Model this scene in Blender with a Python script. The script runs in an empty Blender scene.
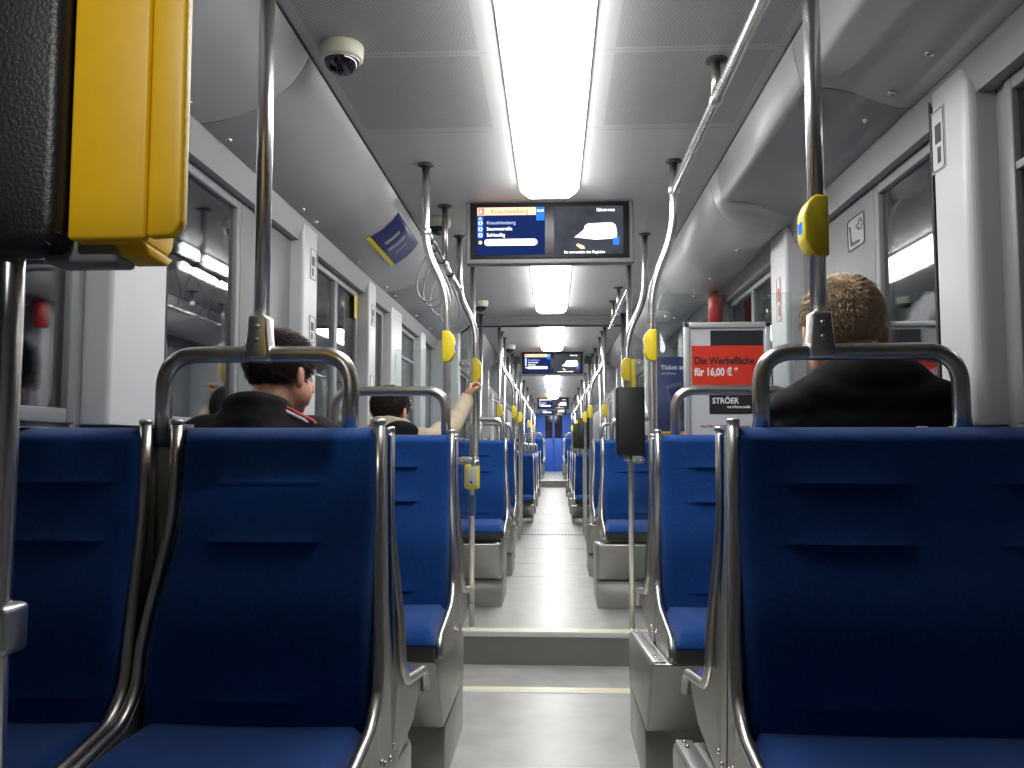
import bpy, bmesh, math, random
from mathutils import Vector, Matrix, Euler, noise
random.seed(7)
PI = math.pi
S = bpy.context.scene
COL = S.collection

# ------------------------------------------------------------------ camera, world, exposure
H = 1.15
cam_d = bpy.data.cameras.new('camera'); cam = bpy.data.objects.new('camera', cam_d); COL.objects.link(cam)
cam_d.sensor_width = 36.0; cam_d.lens = 36.0 * 850 / 1024; cam_d.clip_start = 0.02; cam_d.clip_end = 200
cam.location = (0, 0, H)
cam.rotation_euler = (math.radians(90 + 4.105), 0, math.radians(2.822))
S.camera = cam
w = bpy.data.worlds.new('night'); S.world = w; w.use_nodes = True
w.node_tree.nodes['Background'].inputs[0].default_value = (0.02, 0.025, 0.04, 1)
w.node_tree.nodes['Background'].inputs[1].default_value = 0.15
S.view_settings.view_transform = 'Standard'; S.view_settings.look = 'None'
S.view_settings.gamma = 1.0; S.view_settings.use_curve_mapping = False
S.view_settings.exposure = 0.78
S.cycles.max_bounces = 10; S.cycles.diffuse_bounces = 5; S.cycles.glossy_bounces = 5
S.cycles.transparent_max_bounces = 16
S.cycles.sample_clamp_indirect = 6.0
LAMP = 11.0

# ------------------------------------------------------------------ materials
def mat(name, col, rough=0.5, metal=0.0, spec=0.5, emis=None, es=0.0, var=0.0, vscale=20.0, bump=0.0, bscale=200.0, sheen=0.0, rvar=0.0, stretch=None):
    m = bpy.data.materials.new(name); m.use_nodes = True
    nt = m.node_tree; b = nt.nodes['Principled BSDF']
    b.inputs['Base Color'].default_value = (*col, 1); b.inputs['Roughness'].default_value = rough
    b.inputs['Metallic'].default_value = metal; b.inputs['Specular IOR Level'].default_value = spec
    if sheen: b.inputs['Sheen Weight'].default_value = sheen
    if emis:
        b.inputs['Emission Color'].default_value = (*emis, 1); b.inputs['Emission Strength'].default_value = es
    if var or bump or rvar:
        tc = nt.nodes.new('ShaderNodeTexCoord'); mp = nt.nodes.new('ShaderNodeMapping')
        nt.links.new(tc.outputs['Object'], mp.inputs[0])
        if stretch: mp.inputs['Scale'].default_value = stretch
    if var or rvar:
        n = nt.nodes.new('ShaderNodeTexNoise'); n.inputs['Scale'].default_value = vscale; n.inputs['Detail'].default_value = 4
        nt.links.new(mp.outputs[0], n.inputs['Vector'])
        if var:
            r = nt.nodes.new('ShaderNodeMapRange'); r.inputs[1].default_value = 0.3; r.inputs[2].default_value = 0.7
            r.inputs[3].default_value = 1 - var; r.inputs[4].default_value = 1 + var
            nt.links.new(n.outputs['Fac'], r.inputs[0])
            mx = nt.nodes.new('ShaderNodeVectorMath'); mx.operation = 'SCALE'; mx.inputs[0].default_value = col
            nt.links.new(r.outputs[0], mx.inputs['Scale']); nt.links.new(mx.outputs[0], b.inputs['Base Color'])
        if rvar:
            r = nt.nodes.new('ShaderNodeMapRange'); r.inputs[1].default_value = 0.3; r.inputs[2].default_value = 0.7
            r.inputs[3].default_value = max(0.02, rough - rvar); r.inputs[4].default_value = rough + rvar
            nt.links.new(n.outputs['Fac'], r.inputs[0]); nt.links.new(r.outputs[0], b.inputs['Roughness'])
    if bump:
        n2 = nt.nodes.new('ShaderNodeTexNoise'); n2.inputs['Scale'].default_value = bscale; n2.inputs['Detail'].default_value = 2
        nt.links.new(mp.outputs[0], n2.inputs['Vector'])
        bp = nt.nodes.new('ShaderNodeBump'); bp.inputs['Strength'].default_value = bump; bp.inputs['Distance'].default_value = 0.002
        nt.links.new(n2.outputs['Fac'], bp.inputs['Height']); nt.links.new(bp.outputs[0], b.inputs['Normal'])
    return m

def perforated():
    m = mat('perforated ceiling panel', (0.34, 0.345, 0.345), 0.45)
    nt = m.node_tree; b = nt.nodes['Principled BSDF']
    tc = nt.nodes.new('ShaderNodeTexCoord'); sep = nt.nodes.new('ShaderNodeSeparateXYZ'); nt.links.new(tc.outputs['Object'], sep.inputs[0])
    def M(op, a, bb=None, cc=None):
        n = nt.nodes.new('ShaderNodeMath'); n.operation = op
        for i, v in enumerate((a, bb, cc)):
            if v is None: continue
            if hasattr(v, 'links') or hasattr(v, 'is_linked'): nt.links.new(v, n.inputs[i])
            else: n.inputs[i].default_value = v
        return n.outputs[0]
    p = 0.0085
    u = M('ADD', sep.outputs[0], sep.outputs[1]); v = M('SUBTRACT', sep.outputs[0], sep.outputs[1])
    fu = M('SUBTRACT', M('FRACT', M('DIVIDE', u, p * 1.414)), 0.5); fv = M('SUBTRACT', M('FRACT', M('DIVIDE', v, p * 1.414)), 0.5)
    d = M('SQRT', M('ADD', M('MULTIPLY', fu, fu), M('MULTIPLY', fv, fv)))
    hole = M('LESS_THAN', d, 0.30)
    ax = M('ABSOLUTE', M('ADD', sep.outputs[0], 0.018))
    zone = M('MULTIPLY', M('GREATER_THAN', ax, 0.205), M('LESS_THAN', ax, 0.68))
    # plain margins along the panel joints every 0.62 m
    fy = M('ABSOLUTE', M('SUBTRACT', M('FRACT', M('DIVIDE', M('SUBTRACT', sep.outputs[1], 2.48 - 0.31 + 6.2), 0.62)), 0.5))
    zone = M('MULTIPLY', zone, M('GREATER_THAN', fy, 0.03))
    zone = M('MULTIPLY', zone, M('LESS_THAN', sep.outputs[1], 3.13))
    f = M('MULTIPLY', hole, zone)
    joint = M('LESS_THAN', fy, 0.004)
    mx = nt.nodes.new('ShaderNodeMixRGB'); mx.inputs[1].default_value = (0.50, 0.505, 0.50, 1); mx.inputs[2].default_value = (0.15, 0.15, 0.155, 1)
    nt.links.new(f, mx.inputs[0])
    mx2 = nt.nodes.new('ShaderNodeMixRGB'); mx2.inputs[2].default_value = (0.40, 0.40, 0.40, 1)
    nt.links.new(joint, mx2.inputs[0]); nt.links.new(mx.outputs[0], mx2.inputs[1])
    nt.links.new(mx2.outputs[0], b.inputs['Base Color'])
    return m

def floor_mat():
    m = mat('grey speckled floor', (0.42, 0.42, 0.40), 0.32, spec=0.6)
    nt = m.node_tree; b = nt.nodes['Principled BSDF']
    tc = nt.nodes.new('ShaderNodeTexCoord')
    n = nt.nodes.new('ShaderNodeTexNoise'); n.inputs['Scale'].default_value = 6; n.inputs['Detail'].default_value = 6
    n2 = nt.nodes.new('ShaderNodeTexNoise'); n2.inputs['Scale'].default_value = 260; n2.inputs['Detail'].default_value = 1
    nt.links.new(tc.outputs['Object'], n.inputs['Vector']); nt.links.new(tc.outputs['Object'], n2.inputs['Vector'])
    cr = nt.nodes.new('ShaderNodeValToRGB'); cr.color_ramp.elements[0].position = 0.3; cr.color_ramp.elements[1].position = 0.7
    cr.color_ramp.elements[0].color = (0.33, 0.33, 0.31, 1); cr.color_ramp.elements[1].color = (0.46, 0.46, 0.44, 1)
    nt.links.new(n.outputs['Fac'], cr.inputs[0])
    mx = nt.nodes.new('ShaderNodeMixRGB'); mx.blend_type = 'OVERLAY'; mx.inputs[0].default_value = 0.35
    nt.links.new(cr.outputs[0], mx.inputs[1]); nt.links.new(n2.outputs['Fac'], mx.inputs[2])
    nt.links.new(mx.outputs[0], b.inputs['Base Color'])
    mr = nt.nodes.new('ShaderNodeMapRange'); mr.inputs[3].default_value = 0.26; mr.inputs[4].default_value = 0.46
    nt.links.new(n.outputs['Fac'], mr.inputs[0]); nt.links.new(mr.outputs[0], b.inputs['Roughness'])
    return m

def glass_mat(name, refl=0.13, tint=(0.9, 0.92, 0.92)):
    m = bpy.data.materials.new(name); m.use_nodes = True; nt = m.node_tree; nt.nodes.clear()
    o = nt.nodes.new('ShaderNodeOutputMaterial'); mx = nt.nodes.new('ShaderNodeMixShader')
    t = nt.nodes.new('ShaderNodeBsdfTransparent'); t.inputs[0].default_value = (*tint, 1)
    g = nt.nodes.new('ShaderNodeBsdfGlossy'); g.inputs['Roughness'].default_value = 0.015; g.inputs[0].default_value = (1, 1, 1, 1)
    lw = nt.nodes.new('ShaderNodeLayerWeight'); lw.inputs[0].default_value = 0.25
    mr = nt.nodes.new('ShaderNodeMapRange'); mr.inputs[3].default_value = refl; mr.inputs[4].default_value = 0.8
    nt.links.new(lw.outputs['Fresnel'], mr.inputs[0]); nt.links.new(mr.outputs[0], mx.inputs[0])
    nt.links.new(t.outputs[0], mx.inputs[1]); nt.links.new(g.outputs[0], mx.inputs[2]); nt.links.new(mx.outputs[0], o.inputs[0])
    return m

def emit_mat(name, col, s):
    m = bpy.data.materials.new(name); m.use_nodes = True; nt = m.node_tree; nt.nodes.clear()
    o = nt.nodes.new('ShaderNodeOutputMaterial'); e = nt.nodes.new('ShaderNodeEmission')
    e.inputs[0].default_value = (*col, 1); e.inputs[1].default_value = s; nt.links.new(e.outputs[0], o.inputs[0]); return m

def picture_mat(name):
    # the advertising clip on the right screen: dark street with a bright white vehicle, procedural
    m = bpy.data.materials.new(name); m.use_nodes = True; nt = m.node_tree; nt.nodes.clear()
    o = nt.nodes.new('ShaderNodeOutputMaterial'); e = nt.nodes.new('ShaderNodeEmission'); e.inputs[1].default_value = 1.0
    tc = nt.nodes.new('ShaderNodeTexCoord'); n = nt.nodes.new('ShaderNodeTexNoise'); n.inputs['Scale'].default_value = 9
    cr = nt.nodes.new('ShaderNodeValToRGB'); cr.color_ramp.elements[0].color = (0.012, 0.014, 0.02, 1); cr.color_ramp.elements[1].color = (0.07, 0.075, 0.09, 1)
    nt.links.new(tc.outputs['Object'], n.inputs['Vector']); nt.links.new(n.outputs['Fac'], cr.inputs[0])
    nt.links.new(cr.outputs[0], e.inputs[0]); nt.links.new(e.outputs[0], o.inputs[0]); return m

M = {}
M['steel'] = mat('brushed stainless steel', (0.56, 0.55, 0.52), 0.34, 1.0, bump=0.03, bscale=300, rvar=0.05)
M['chrome'] = mat('polished steel tube', (0.78, 0.77, 0.76), 0.27, 1.0)
M['satin'] = mat('satin steel tube', (0.56, 0.545, 0.51), 0.32, 1.0, rvar=0.04, vscale=30)
M['plate'] = mat('stainless side plate', (0.50, 0.485, 0.455), 0.42, 0.9, var=0.06, vscale=6, rvar=0.06)
M['podium'] = mat('grey metal podium', (0.40, 0.40, 0.38), 0.36, 0.75, var=0.05, vscale=10, rvar=0.06)
M['blue'] = mat('blue seat plush', (0.006, 0.052, 0.225), 0.95, spec=0.1, var=0.16, vscale=140, bump=0.35, bscale=900, sheen=0.25)
M['shell'] = mat('dark grey seat shell', (0.05, 0.05, 0.055), 0.5)
M['ceil'] = perforated()
M['floor'] = floor_mat()
M['cove'] = mat('grey painted duct panel', (0.40, 0.405, 0.41), 0.38, spec=0.55, var=0.02, vscale=3)
M['wall'] = mat('grey wall panel', (0.29, 0.30, 0.30), 0.45)
M['panel'] = mat('mid grey side panel', (0.22, 0.225, 0.23), 0.45)
M['pillar'] = mat('light grey pillar', (0.62, 0.63, 0.65), 0.35)
M['frame'] = mat('grey window frame', (0.24, 0.25, 0.26), 0.45)
M['rubber'] = mat('black rubber seal', (0.015, 0.015, 0.018), 0.6)
M['black'] = mat('black plastic', (0.012, 0.012, 0.013), 0.42, bump=0.25, bscale=350)
M['softblack'] = mat('black leathery cover', (0.016, 0.017, 0.02), 0.42, bump=0.5, bscale=160)
M['yellow'] = mat('yellow plastic', (0.95, 0.56, 0.004), 0.42, var=0.03, vscale=30)
M['lemon'] = mat('lemon yellow plastic', (0.85, 0.68, 0.03), 0.4)
M['glass'] = glass_mat('night window glass', 0.12, (0.75, 0.78, 0.8))
M['clear'] = glass_mat('clear screen glass', 0.03, (0.93, 0.96, 0.95))
M['tube'] = emit_mat('lit diffuser', (1.0, 0.985, 0.97), LAMP)
M['cream'] = mat('cream plastic', (0.58, 0.58, 0.46), 0.4)
M['dome'] = mat('dark smoked dome', (0.006, 0.006, 0.012), 0.05, spec=0.9)
M['white'] = mat('white enamel', (0.75, 0.75, 0.74), 0.4)
M['nose'] = mat('pale yellow step edge', (0.95, 0.88, 0.55), 0.35)
M['riser'] = mat('grey riser', (0.22, 0.22, 0.215), 0.4, 0.2)
M['alu'] = mat('aluminium strip', (0.78, 0.78, 0.78), 0.3, 1.0)
M['grate'] = mat('ribbed turntable strip', (0.30, 0.30, 0.29), 0.4, 0.7)
M['navy'] = mat('navy poster print', (0.035, 0.045, 0.16), 0.35, var=0.35, vscale=9)
M['posterwhite'] = mat('white poster paper', (0.66, 0.68, 0.70), 0.5)
M['posterdark'] = mat('charcoal poster print', (0.03, 0.032, 0.038), 0.4)
M['red'] = mat('red poster band', (0.78, 0.045, 0.02), 0.5)
M['ink'] = mat('black ink', (0.02, 0.02, 0.02), 0.5)
M['inkwhite'] = mat('white ink', (0.9, 0.9, 0.9), 0.5)
M['inkred'] = mat('red ink', (0.6, 0.05, 0.04), 0.5)
M['framesilver'] = mat('silver poster frame', (0.62, 0.64, 0.64), 0.35, 0.3)
M['doorblue'] = mat('blue cab wall', (0.04, 0.16, 0.72), 0.4)
M['doordark'] = mat('dark cab window', (0.01, 0.012, 0.03), 0.1)
M['scrnavy'] = emit_mat('screen navy', (0.008, 0.018, 0.085), 1.0)
M['scrblue'] = emit_mat('screen blue', (0.03, 0.17, 0.75), 1.0)
M['scrwhite'] = emit_mat('screen white', (0.95, 0.97, 1.0), 1.6)
M['scrorange'] = emit_mat('screen orange', (1.0, 0.62, 0.38), 1.1)
M['scrred'] = emit_mat('screen red', (0.9, 0.12, 0.06), 1.0)
M['scrtext'] = emit_mat('screen text', (0.45, 0.6, 1.0), 1.0)
M['scrpic'] = picture_mat('screen picture')
M['lcd'] = mat('pale display window', (0.55, 0.56, 0.5), 0.3)
M['skin'] = mat('skin', (0.62, 0.32, 0.22), 0.5, var=0.06, vscale=25)
M['hairdark'] = mat('dark brown hair', (0.035, 0.02, 0.013), 0.42, var=0.4, vscale=60)
M['hairblack'] = mat('black brown hair', (0.018, 0.011, 0.009), 0.42, var=0.4, vscale=60)
M['hairblond'] = mat('dark blond hair', (0.50, 0.37, 0.24), 0.5, var=0.35, vscale=70)
M['jblack'] = mat('black jacket', (0.005, 0.0055, 0.007), 0.85, spec=0.25, bump=0.4, bscale=60)
M['jbeige'] = mat('beige jacket', (0.45, 0.38, 0.27), 0.85, bump=0.4, bscale=60)
M['jeans'] = mat('dark jeans', (0.03, 0.04, 0.08), 0.9)
M['khaki'] = mat('beige trousers', (0.42, 0.38, 0.30), 0.9)
M['shoe'] = mat('dark shoe leather', (0.02, 0.018, 0.016), 0.4)
M['stripe'] = mat('white stripe', (0.8, 0.8, 0.8), 0.7)
M['stripered'] = mat('red stripe', (0.5, 0.04, 0.04), 0.7)
M['eye'] = mat('eye', (0.8, 0.8, 0.78), 0.2)
M['strap'] = mat('grey plastic strap', (0.30, 0.30, 0.31), 0.4)
M['redthing'] = mat('red bottle paint', (0.55, 0.02, 0.02), 0.3)

# ------------------------------------------------------------------ mesh helpers
class MB:
    def __init__(s): s.v = []; s.f = []; s.sm = []
    def add(s, vs, fs, smooth=False, mtx=None):
        o = len(s.v)
        for p in vs:
            p = Vector(p)
            if mtx is not None: p = mtx @ p
            s.v.append(p)
        for f in fs: s.f.append([i + o for i in f]); s.sm.append(smooth)
        return s
    def box(s, x0, x1, y0, y1, z0, z1, bev=0.0, mtx=None, seg=2):
        bm = bmesh.new(); bmesh.ops.create_cube(bm, size=1)
        for v in bm.verts: v.co = Vector(((x0+x1)/2 + v.co.x*(x1-x0), (y0+y1)/2 + v.co.y*(y1-y0), (z0+z1)/2 + v.co.z*(z1-z0)))
        if bev: bmesh.ops.bevel(bm, geom=bm.edges[:], offset=bev, segments=seg, profile=0.5, affect='EDGES')
        bm.verts.index_update()
        s.add([v.co.copy() for v in bm.verts], [[v.index for v in f.verts] for f in bm.faces], bool(bev), mtx); bm.free(); return s
    def prism(s, poly, lo, hi, axis='x', bev=0.0, mtx=None, seg=2):
        bm = bmesh.new()
        def P(a, b, t): return (t, a, b) if axis == 'x' else ((a, t, b) if axis == 'y' else (a, b, t))
        bot = [bm.verts.new(P(a, b, lo)) for a, b in poly]; top = [bm.verts.new(P(a, b, hi)) for a, b in poly]
        n = len(poly); bm.faces.new(bot); bm.faces.new(top[::-1])
        for i in range(n): bm.faces.new((bot[i], bot[(i+1) % n], top[(i+1) % n], top[i]))
        bmesh.ops.recalc_face_normals(bm, faces=bm.faces[:])
        if bev: bmesh.ops.bevel(bm, geom=bm.edges[:], offset=bev, segments=seg, profile=0.5, affect='EDGES')
        bm.verts.index_update()
        s.add([v.co.copy() for v in bm.verts], [[v.index for v in f.verts] for f in bm.faces], bool(bev), mtx); bm.free(); return s
    def tube(s, pts, r, seg=14, closed=False, caps=True, mtx=None, flat=1.0):
        pts = [Vector(p) for p in pts]; n = len(pts); rs = r if isinstance(r, (list, tuple)) else [r]*n
        vs = []; fs = []; prev = None
        for i in range(n):
            if closed: t = (pts[(i+1) % n] - pts[i-1]).normalized()
            else: t = (pts[min(i+1, n-1)] - pts[max(i-1, 0)]).normalized()
            if prev is None:
                a = Vector((0, 0, 1)) if abs(t.z) < 0.9 else Vector((1, 0, 0)); u = a.cross(t).normalized()
            else:
                u = (prev - t * prev.dot(t)).normalized()
            prev = u; v = t.cross(u)
            for k in range(seg):
                an = 2*PI*k/seg; vs.append(pts[i] + (u*math.cos(an) + v*math.sin(an)*flat)*rs[i])
        m = n if closed else n-1
        for i in range(m):
            j = (i+1) % n
            for k in range(seg): fs.append((i*seg+k, i*seg+(k+1) % seg, j*seg+(k+1) % seg, j*seg+k))
        s.add(vs, fs, True, mtx)
        if caps and not closed:
            o = len(s.v) - n*seg
            s.f.append([o+k for k in range(seg)][::-1]); s.sm.append(False)
            s.f.append([o+(n-1)*seg+k for k in range(seg)]); s.sm.append(False)
        return s
    def lathe(s, prof, c=(0, 0, 0), seg=24, mtx=None):
        vs = []; fs = []
        for r, z in prof:
            for k in range(seg):
                a = 2*PI*k/seg; vs.append((c[0]+r*math.cos(a), c[1]+r*math.sin(a), c[2]+z))
        for i in range(len(prof)-1):
            for k in range(seg): fs.append((i*seg+k, i*seg+(k+1) % seg, (i+1)*seg+(k+1) % seg, (i+1)*seg+k))
        s.add(vs, fs, True, mtx); return s
    def ell(s, c, r, rot=None, seg=20, rings=12):
        vs = []; fs = []
        for i in range(rings+1):
            ph = PI*i/rings
            for k in range(seg):
                a = 2*PI*k/seg; p = Vector((r[0]*math.sin(ph)*math.cos(a), r[1]*math.sin(ph)*math.sin(a), r[2]*math.cos(ph)))
                if rot is not None: p = rot @ p
                vs.append(Vector(c)+p)
        for i in range(rings):
            for k in range(seg): fs.append((i*seg+k, (i+1)*seg+k, (i+1)*seg+(k+1) % seg, i*seg+(k+1) % seg))
        s.add(vs, fs, True); return s
    def cap(s, a, b, ra, rb, seg=14):      # tapered capsule
        a = Vector(a); b = Vector(b)
        s.tube([a, b], [ra, rb], seg=seg); s.ell(a, (ra,)*3, seg=seg, rings=8); s.ell(b, (rb,)*3, seg=seg, rings=8); return s
    def build(s, name, m, parent=None, doubles=False):
        me = bpy.data.meshes.new(name); me.from_pydata([tuple(p) for p in s.v], [], s.f)
        me.polygons.foreach_set('use_smooth', s.sm); me.update()
        bm = bmesh.new(); bm.from_mesh(me)
        if doubles: bmesh.ops.remove_doubles(bm, verts=bm.verts[:], dist=1e-5)
        bmesh.ops.recalc_face_normals(bm, faces=bm.faces[:]); bm.to_mesh(me); bm.free()
        me.materials.append(m if not isinstance(m, str) else M[m])
        o = bpy.data.objects.new(name, me); COL.objects.link(o)
        if parent: o.parent = parent
        return o

def fillet(pts, rad, n=6):
    pts = [Vector(p) for p in pts]; out = [pts[0]]
    for i in range(1, len(pts)-1):
        a, b, c = pts[i-1], pts[i], pts[i+1]; r = rad[i-1] if isinstance(rad, (list, tuple)) else rad
        u = (a-b).normalized(); v = (c-b).normalized(); d = min(r, (a-b).length*0.49, (c-b).length*0.49)
        for k in range(n+1):
            t = k/n; out.append((b+u*d)*(1-t)**2 + b*2*t*(1-t) + (b+v*d)*t**2)
    out.append(pts[-1]); return out

def tag(o, label=None, cat=None, group=None, kind=None):
    if label: o['label'] = label
    if cat: o['category'] = cat
    if group: o['group'] = group
    if kind: o['kind'] = kind
    return o
def thing(name, label, cat, loc=(0, 0, 0), rz=0.0, group=None):
    o = bpy.data.objects.new(name, None); COL.objects.link(o); o.location = loc; o.rotation_euler = (0, 0, rz)
    o.empty_display_size = 0.1
    return tag(o, label, cat, group)
def copy_tree(o, parent=None):
    c = o.copy(); COL.objects.link(c)
    if parent: c.parent = parent
    for ch in list(o.children): copy_tree(ch, c)
    return c
def struct(o): o['kind'] = 'structure'; return o
def empty_struct(name, loc=(0, 0, 0)):
    o = bpy.data.objects.new(name, None); COL.objects.link(o); o.location = loc; o['kind'] = 'structure'; return o

def text_mesh(name, txt, size, m, parent, mtx, align='LEFT', ext=0.0004, bold=0.0):
    cu = bpy.data.curves.new('t', 'FONT'); cu.body = txt; cu.size = size; cu.extrude = ext; cu.align_x = align; cu.offset = bold
    cu.resolution_u = 3
    ob = bpy.data.objects.new('t', cu); COL.objects.link(ob)
    dg = bpy.context.evaluated_depsgraph_get(); me = bpy.data.meshes.new_from_object(ob.evaluated_get(dg))
    bpy.data.objects.remove(ob); me.transform(mtx); me.materials.clear(); me.materials.append(M[m]); me.name = name
    o = bpy.data.objects.new(name, me); COL.objects.link(o); o.parent = parent; return o
def facing(x, y, z):        # text standing up, read by someone looking along +Y
    return Matrix.Translation((x, y, z)) @ Matrix.Rotation(PI/2, 4, 'X')

# ------------------------------------------------------------------ the shell
X0 = -0.018              # centre line of the car
CZ = 2.33                # ceiling height
Y_BACK, Y_END = -0.9, 31.7
WG = 1.12                # half width at the glass
VY0, VY1 = 4.13, 5.34    # sunken entrance area
LO = -0.20

def slab(mb, x0, x1, y0, y1, z0, z1): mb.box(x0, x1, y0, y1, z0, z1)
b = MB()
slab(b, X0-1.27, X0+1.27, Y_BACK, VY0, -0.30, 0); slab(b, X0-1.27, X0+1.27, VY0, VY1, -0.30, LO)
slab(b, X0-1.27, X0+1.27, VY1, 23.3, -0.30, 0); slab(b, X0-1.27, X0+1.27, 23.3, Y_END, -0.30, 0.177)
struct(b.build('floor', 'floor'))
b = MB(); b.box(X0-0.6, X0+0.6, VY1-0.004, VY1, LO, -0.012); b.box(X0-0.6, X0+0.6, 23.292, 23.299, 0.001, 0.17); struct(b.build('trim_1', 'riser'))
def nose(n, y, z):
    root = empty_struct('trim_%d' % n)
    MB().box(X0-1.2, X0+1.2, y-0.018, y+0.022, z-0.030, z+0.0035, 0.003).build('metal_strip', 'white', root)
    MB().box(X0-1.2, X0+1.2, y+0.023, y+0.085, z-0.004, z+0.003, 0.001).build('nosing_strip', 'nose', root)
nose(2, VY1+0.006, 0.0); nose(4, 23.31, 0.177)
root = empty_struct('trim_3')
MB().box(X0-1.2, X0+1.2, VY0-0.045, VY0+0.002, -0.014, 0.0035, 0.002).build('nosing_strip', 'nose', root)
MB().box(X0-1.2, X0+1.2, VY0-0.082, VY0-0.046, -0.004, 0.0025, 0.001).build('metal_strip', 'white', root)
b = MB()
for k in range(26): b.box(X0-0.56+k*0.0445, X0-0.56+k*0.0445+0.03, 11.0, 11.75, 0.001, 0.008)
struct(b.build('trim_5', 'grate'))
# floor joints: metal cover strips, thin
b = MB()
for y in (7.55, 8.35, 9.6, 12.6, 14.2, 16.4): b.box(X0-0.34, X0+0.34, y, y+0.012, 0.0005, 0.0025)
b.box(X0-0.006, X0-0.001, 6.9, 11.0, 0.0005, 0.0022)
struct(b.build('trim_6', 'alu'))

# ceiling
b = MB(); b.box(X0-0.72, X0+0.72, Y_BACK, Y_END, CZ, CZ+0.04)
struct(b.build('ceiling', 'ceil'))
# cove (air duct) profiles: (distance from the centre, height)
smooth_prof = [(0.713, 2.331), (0.735, 2.285), (0.765, 2.243), (0.805, 2.205), (0.855, 2.172), (0.915, 2.147), (0.975, 2.130), (1.035, 2.120), (1.062, 2.118)]
step_prof = [(0.713, 2.331), (0.722, 2.27), (0.735, 2.215), (0.752, 2.190), (0.785, 2.185), (0.84, 2.178), (0.90, 2.160), (0.96, 2.135), (1.01, 2.119), (1.062, 2.118)]
bulge_prof = [(0.713, 2.331), (0.716, 2.27), (0.730, 2.21), (0.757, 2.160), (0.80, 2.120), (0.855, 2.090), (0.92, 2.078), (0.98, 2.083), (1.035, 2.100), (1.062, 2.118)]
def resample(p, n=33):
    L = [0]
    for a, c in zip(p, p[1:]): L.append(L[-1]+math.hypot(c[0]-a[0], c[1]-a[1]))
    out = []
    for k in range(n):
        t = L[-1]*k/(n-1); i = 0
        while i < len(p)-2 and L[i+1] < t: i += 1
        f = (t-L[i])/(L[i+1]-L[i]); out.append((p[i][0]+(p[i+1][0]-p[i][0])*f, p[i][1]+(p[i+1][1]-p[i][1])*f))
    for _ in range(3): out = [out[0]]+[((a[0]+2*b_[0]+c[0])/4, (a[1]+2*b_[1]+c[1])/4) for a, b_, c in zip(out, out[1:], out[2:])]+[out[-1]]
    return out
def cove(side, name, prof, y0, y1, cap=False):
    if isinstance(prof, tuple):       # short flared piece between two duct shapes
        pa, pb = [resample(q) for q in prof]; n = len(pa); vs = []; fs = []; m = 8
        for k in range(m+1):
            u = k/m; s_ = u*u*(3-2*u)
            for (a, za), (c, zc) in zip(pa, pb): vs.append((X0+side*(a+(c-a)*s_), y0-0.004+(y1-y0+0.008)*u, za+(zc-za)*s_))
        for k in range(m):
            for i in range(n-1): fs.append((k*n+i, k*n+i+1, (k+1)*n+i+1, (k+1)*n+i))
        N = len(vs); b = MB().add(vs+[(x, y, z+0.03) for x, y, z in vs], fs+[tuple(N+j for j in f[::-1]) for f in fs], True)
        return struct(b.build(name, 'cove'))
    fine = []
    for i in range(len(prof)-1):      # Catmull-Rom refinement so the duct is smooth
        p0 = Vector((*prof[max(i-1, 0)], 0)); p1 = Vector((*prof[i], 0)); p2 = Vector((*prof[i+1], 0)); p3 = Vector((*prof[min(i+2, len(prof)-1)], 0))
        for k in range(4):
            t = k/4; q = 0.5*((2*p1)+(p2-p0)*t+(2*p0-5*p1+4*p2-p3)*t*t+(3*p1-p0-3*p2+p3)*t**3); fine.append((q.x, q.y))
    fine.append(prof[-1])
    vs = []; fs = []; n = len(fine)
    for yy in (y0, y1):
        for d, z in fine: vs.append((X0+side*d, yy, z))
    for i in range(n-1): fs.append((i, i+1, n+i+1, n+i))
    b = MB().add(vs, fs, True)
    # thickness: outer skin
    vs2 = [(x+side*0.0, y, z+0.03) for x, y, z in vs]
    b.add(vs2, [f[::-1] for f in fs], True)
    o1 = len(b.v)-4*n
    for base in (0, n):
        for i in range(n-1):
            b.f.append([o1+base+i, o1+base+i+1, o1+2*n+base+i+1, o1+2*n+base+i]); b.sm.append(False)
    for base in (0, n-1):
        b.f.append([o1+base, o1+n+base, o1+3*n+base, o1+2*n+base]); b.sm.append(False)
    return struct(b.build(name, 'cove'))
tn = 7
def coves(side, spans):
    global tn
    for prof, y0, y1 in spans:
        cove(side, 'trim_%d' % tn, prof, y0+0.002, y1-0.002); tn += 1
coves(-1, [(smooth_prof, Y_BACK, 2.46), (smooth_prof, 2.46, 5.3), (smooth_prof, 5.3, 7.74), (smooth_prof, 7.96, 11.3), (smooth_prof, 11.3, 15.5), (smooth_prof, 15.5, 23.3), (smooth_prof, 23.3, Y_END)])
coves(1, [(step_prof, Y_BACK, 2.44), (step_prof, 2.44, 3.60), ((step_prof, bulge_prof), 3.60, 3.72), (bulge_prof, 3.72, 5.5), (bulge_prof, 5.5, 7.74), (smooth_prof, 7.96, 11.3), (smooth_prof, 11.3, 15.5), (smooth_prof, 15.5, 23.3), (smooth_prof, 23.3, Y_END)])
# dark shadow gap trims beside the ceiling
for side in (-1, 1):
    b = MB(); b.box(X0+side*0.716-0.004, X0+side*0.716+0.004, Y_BACK, Y_END, 2.322, 2.334); struct(b.build('trim_%d' % tn, 'rubber')); tn += 1
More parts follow.
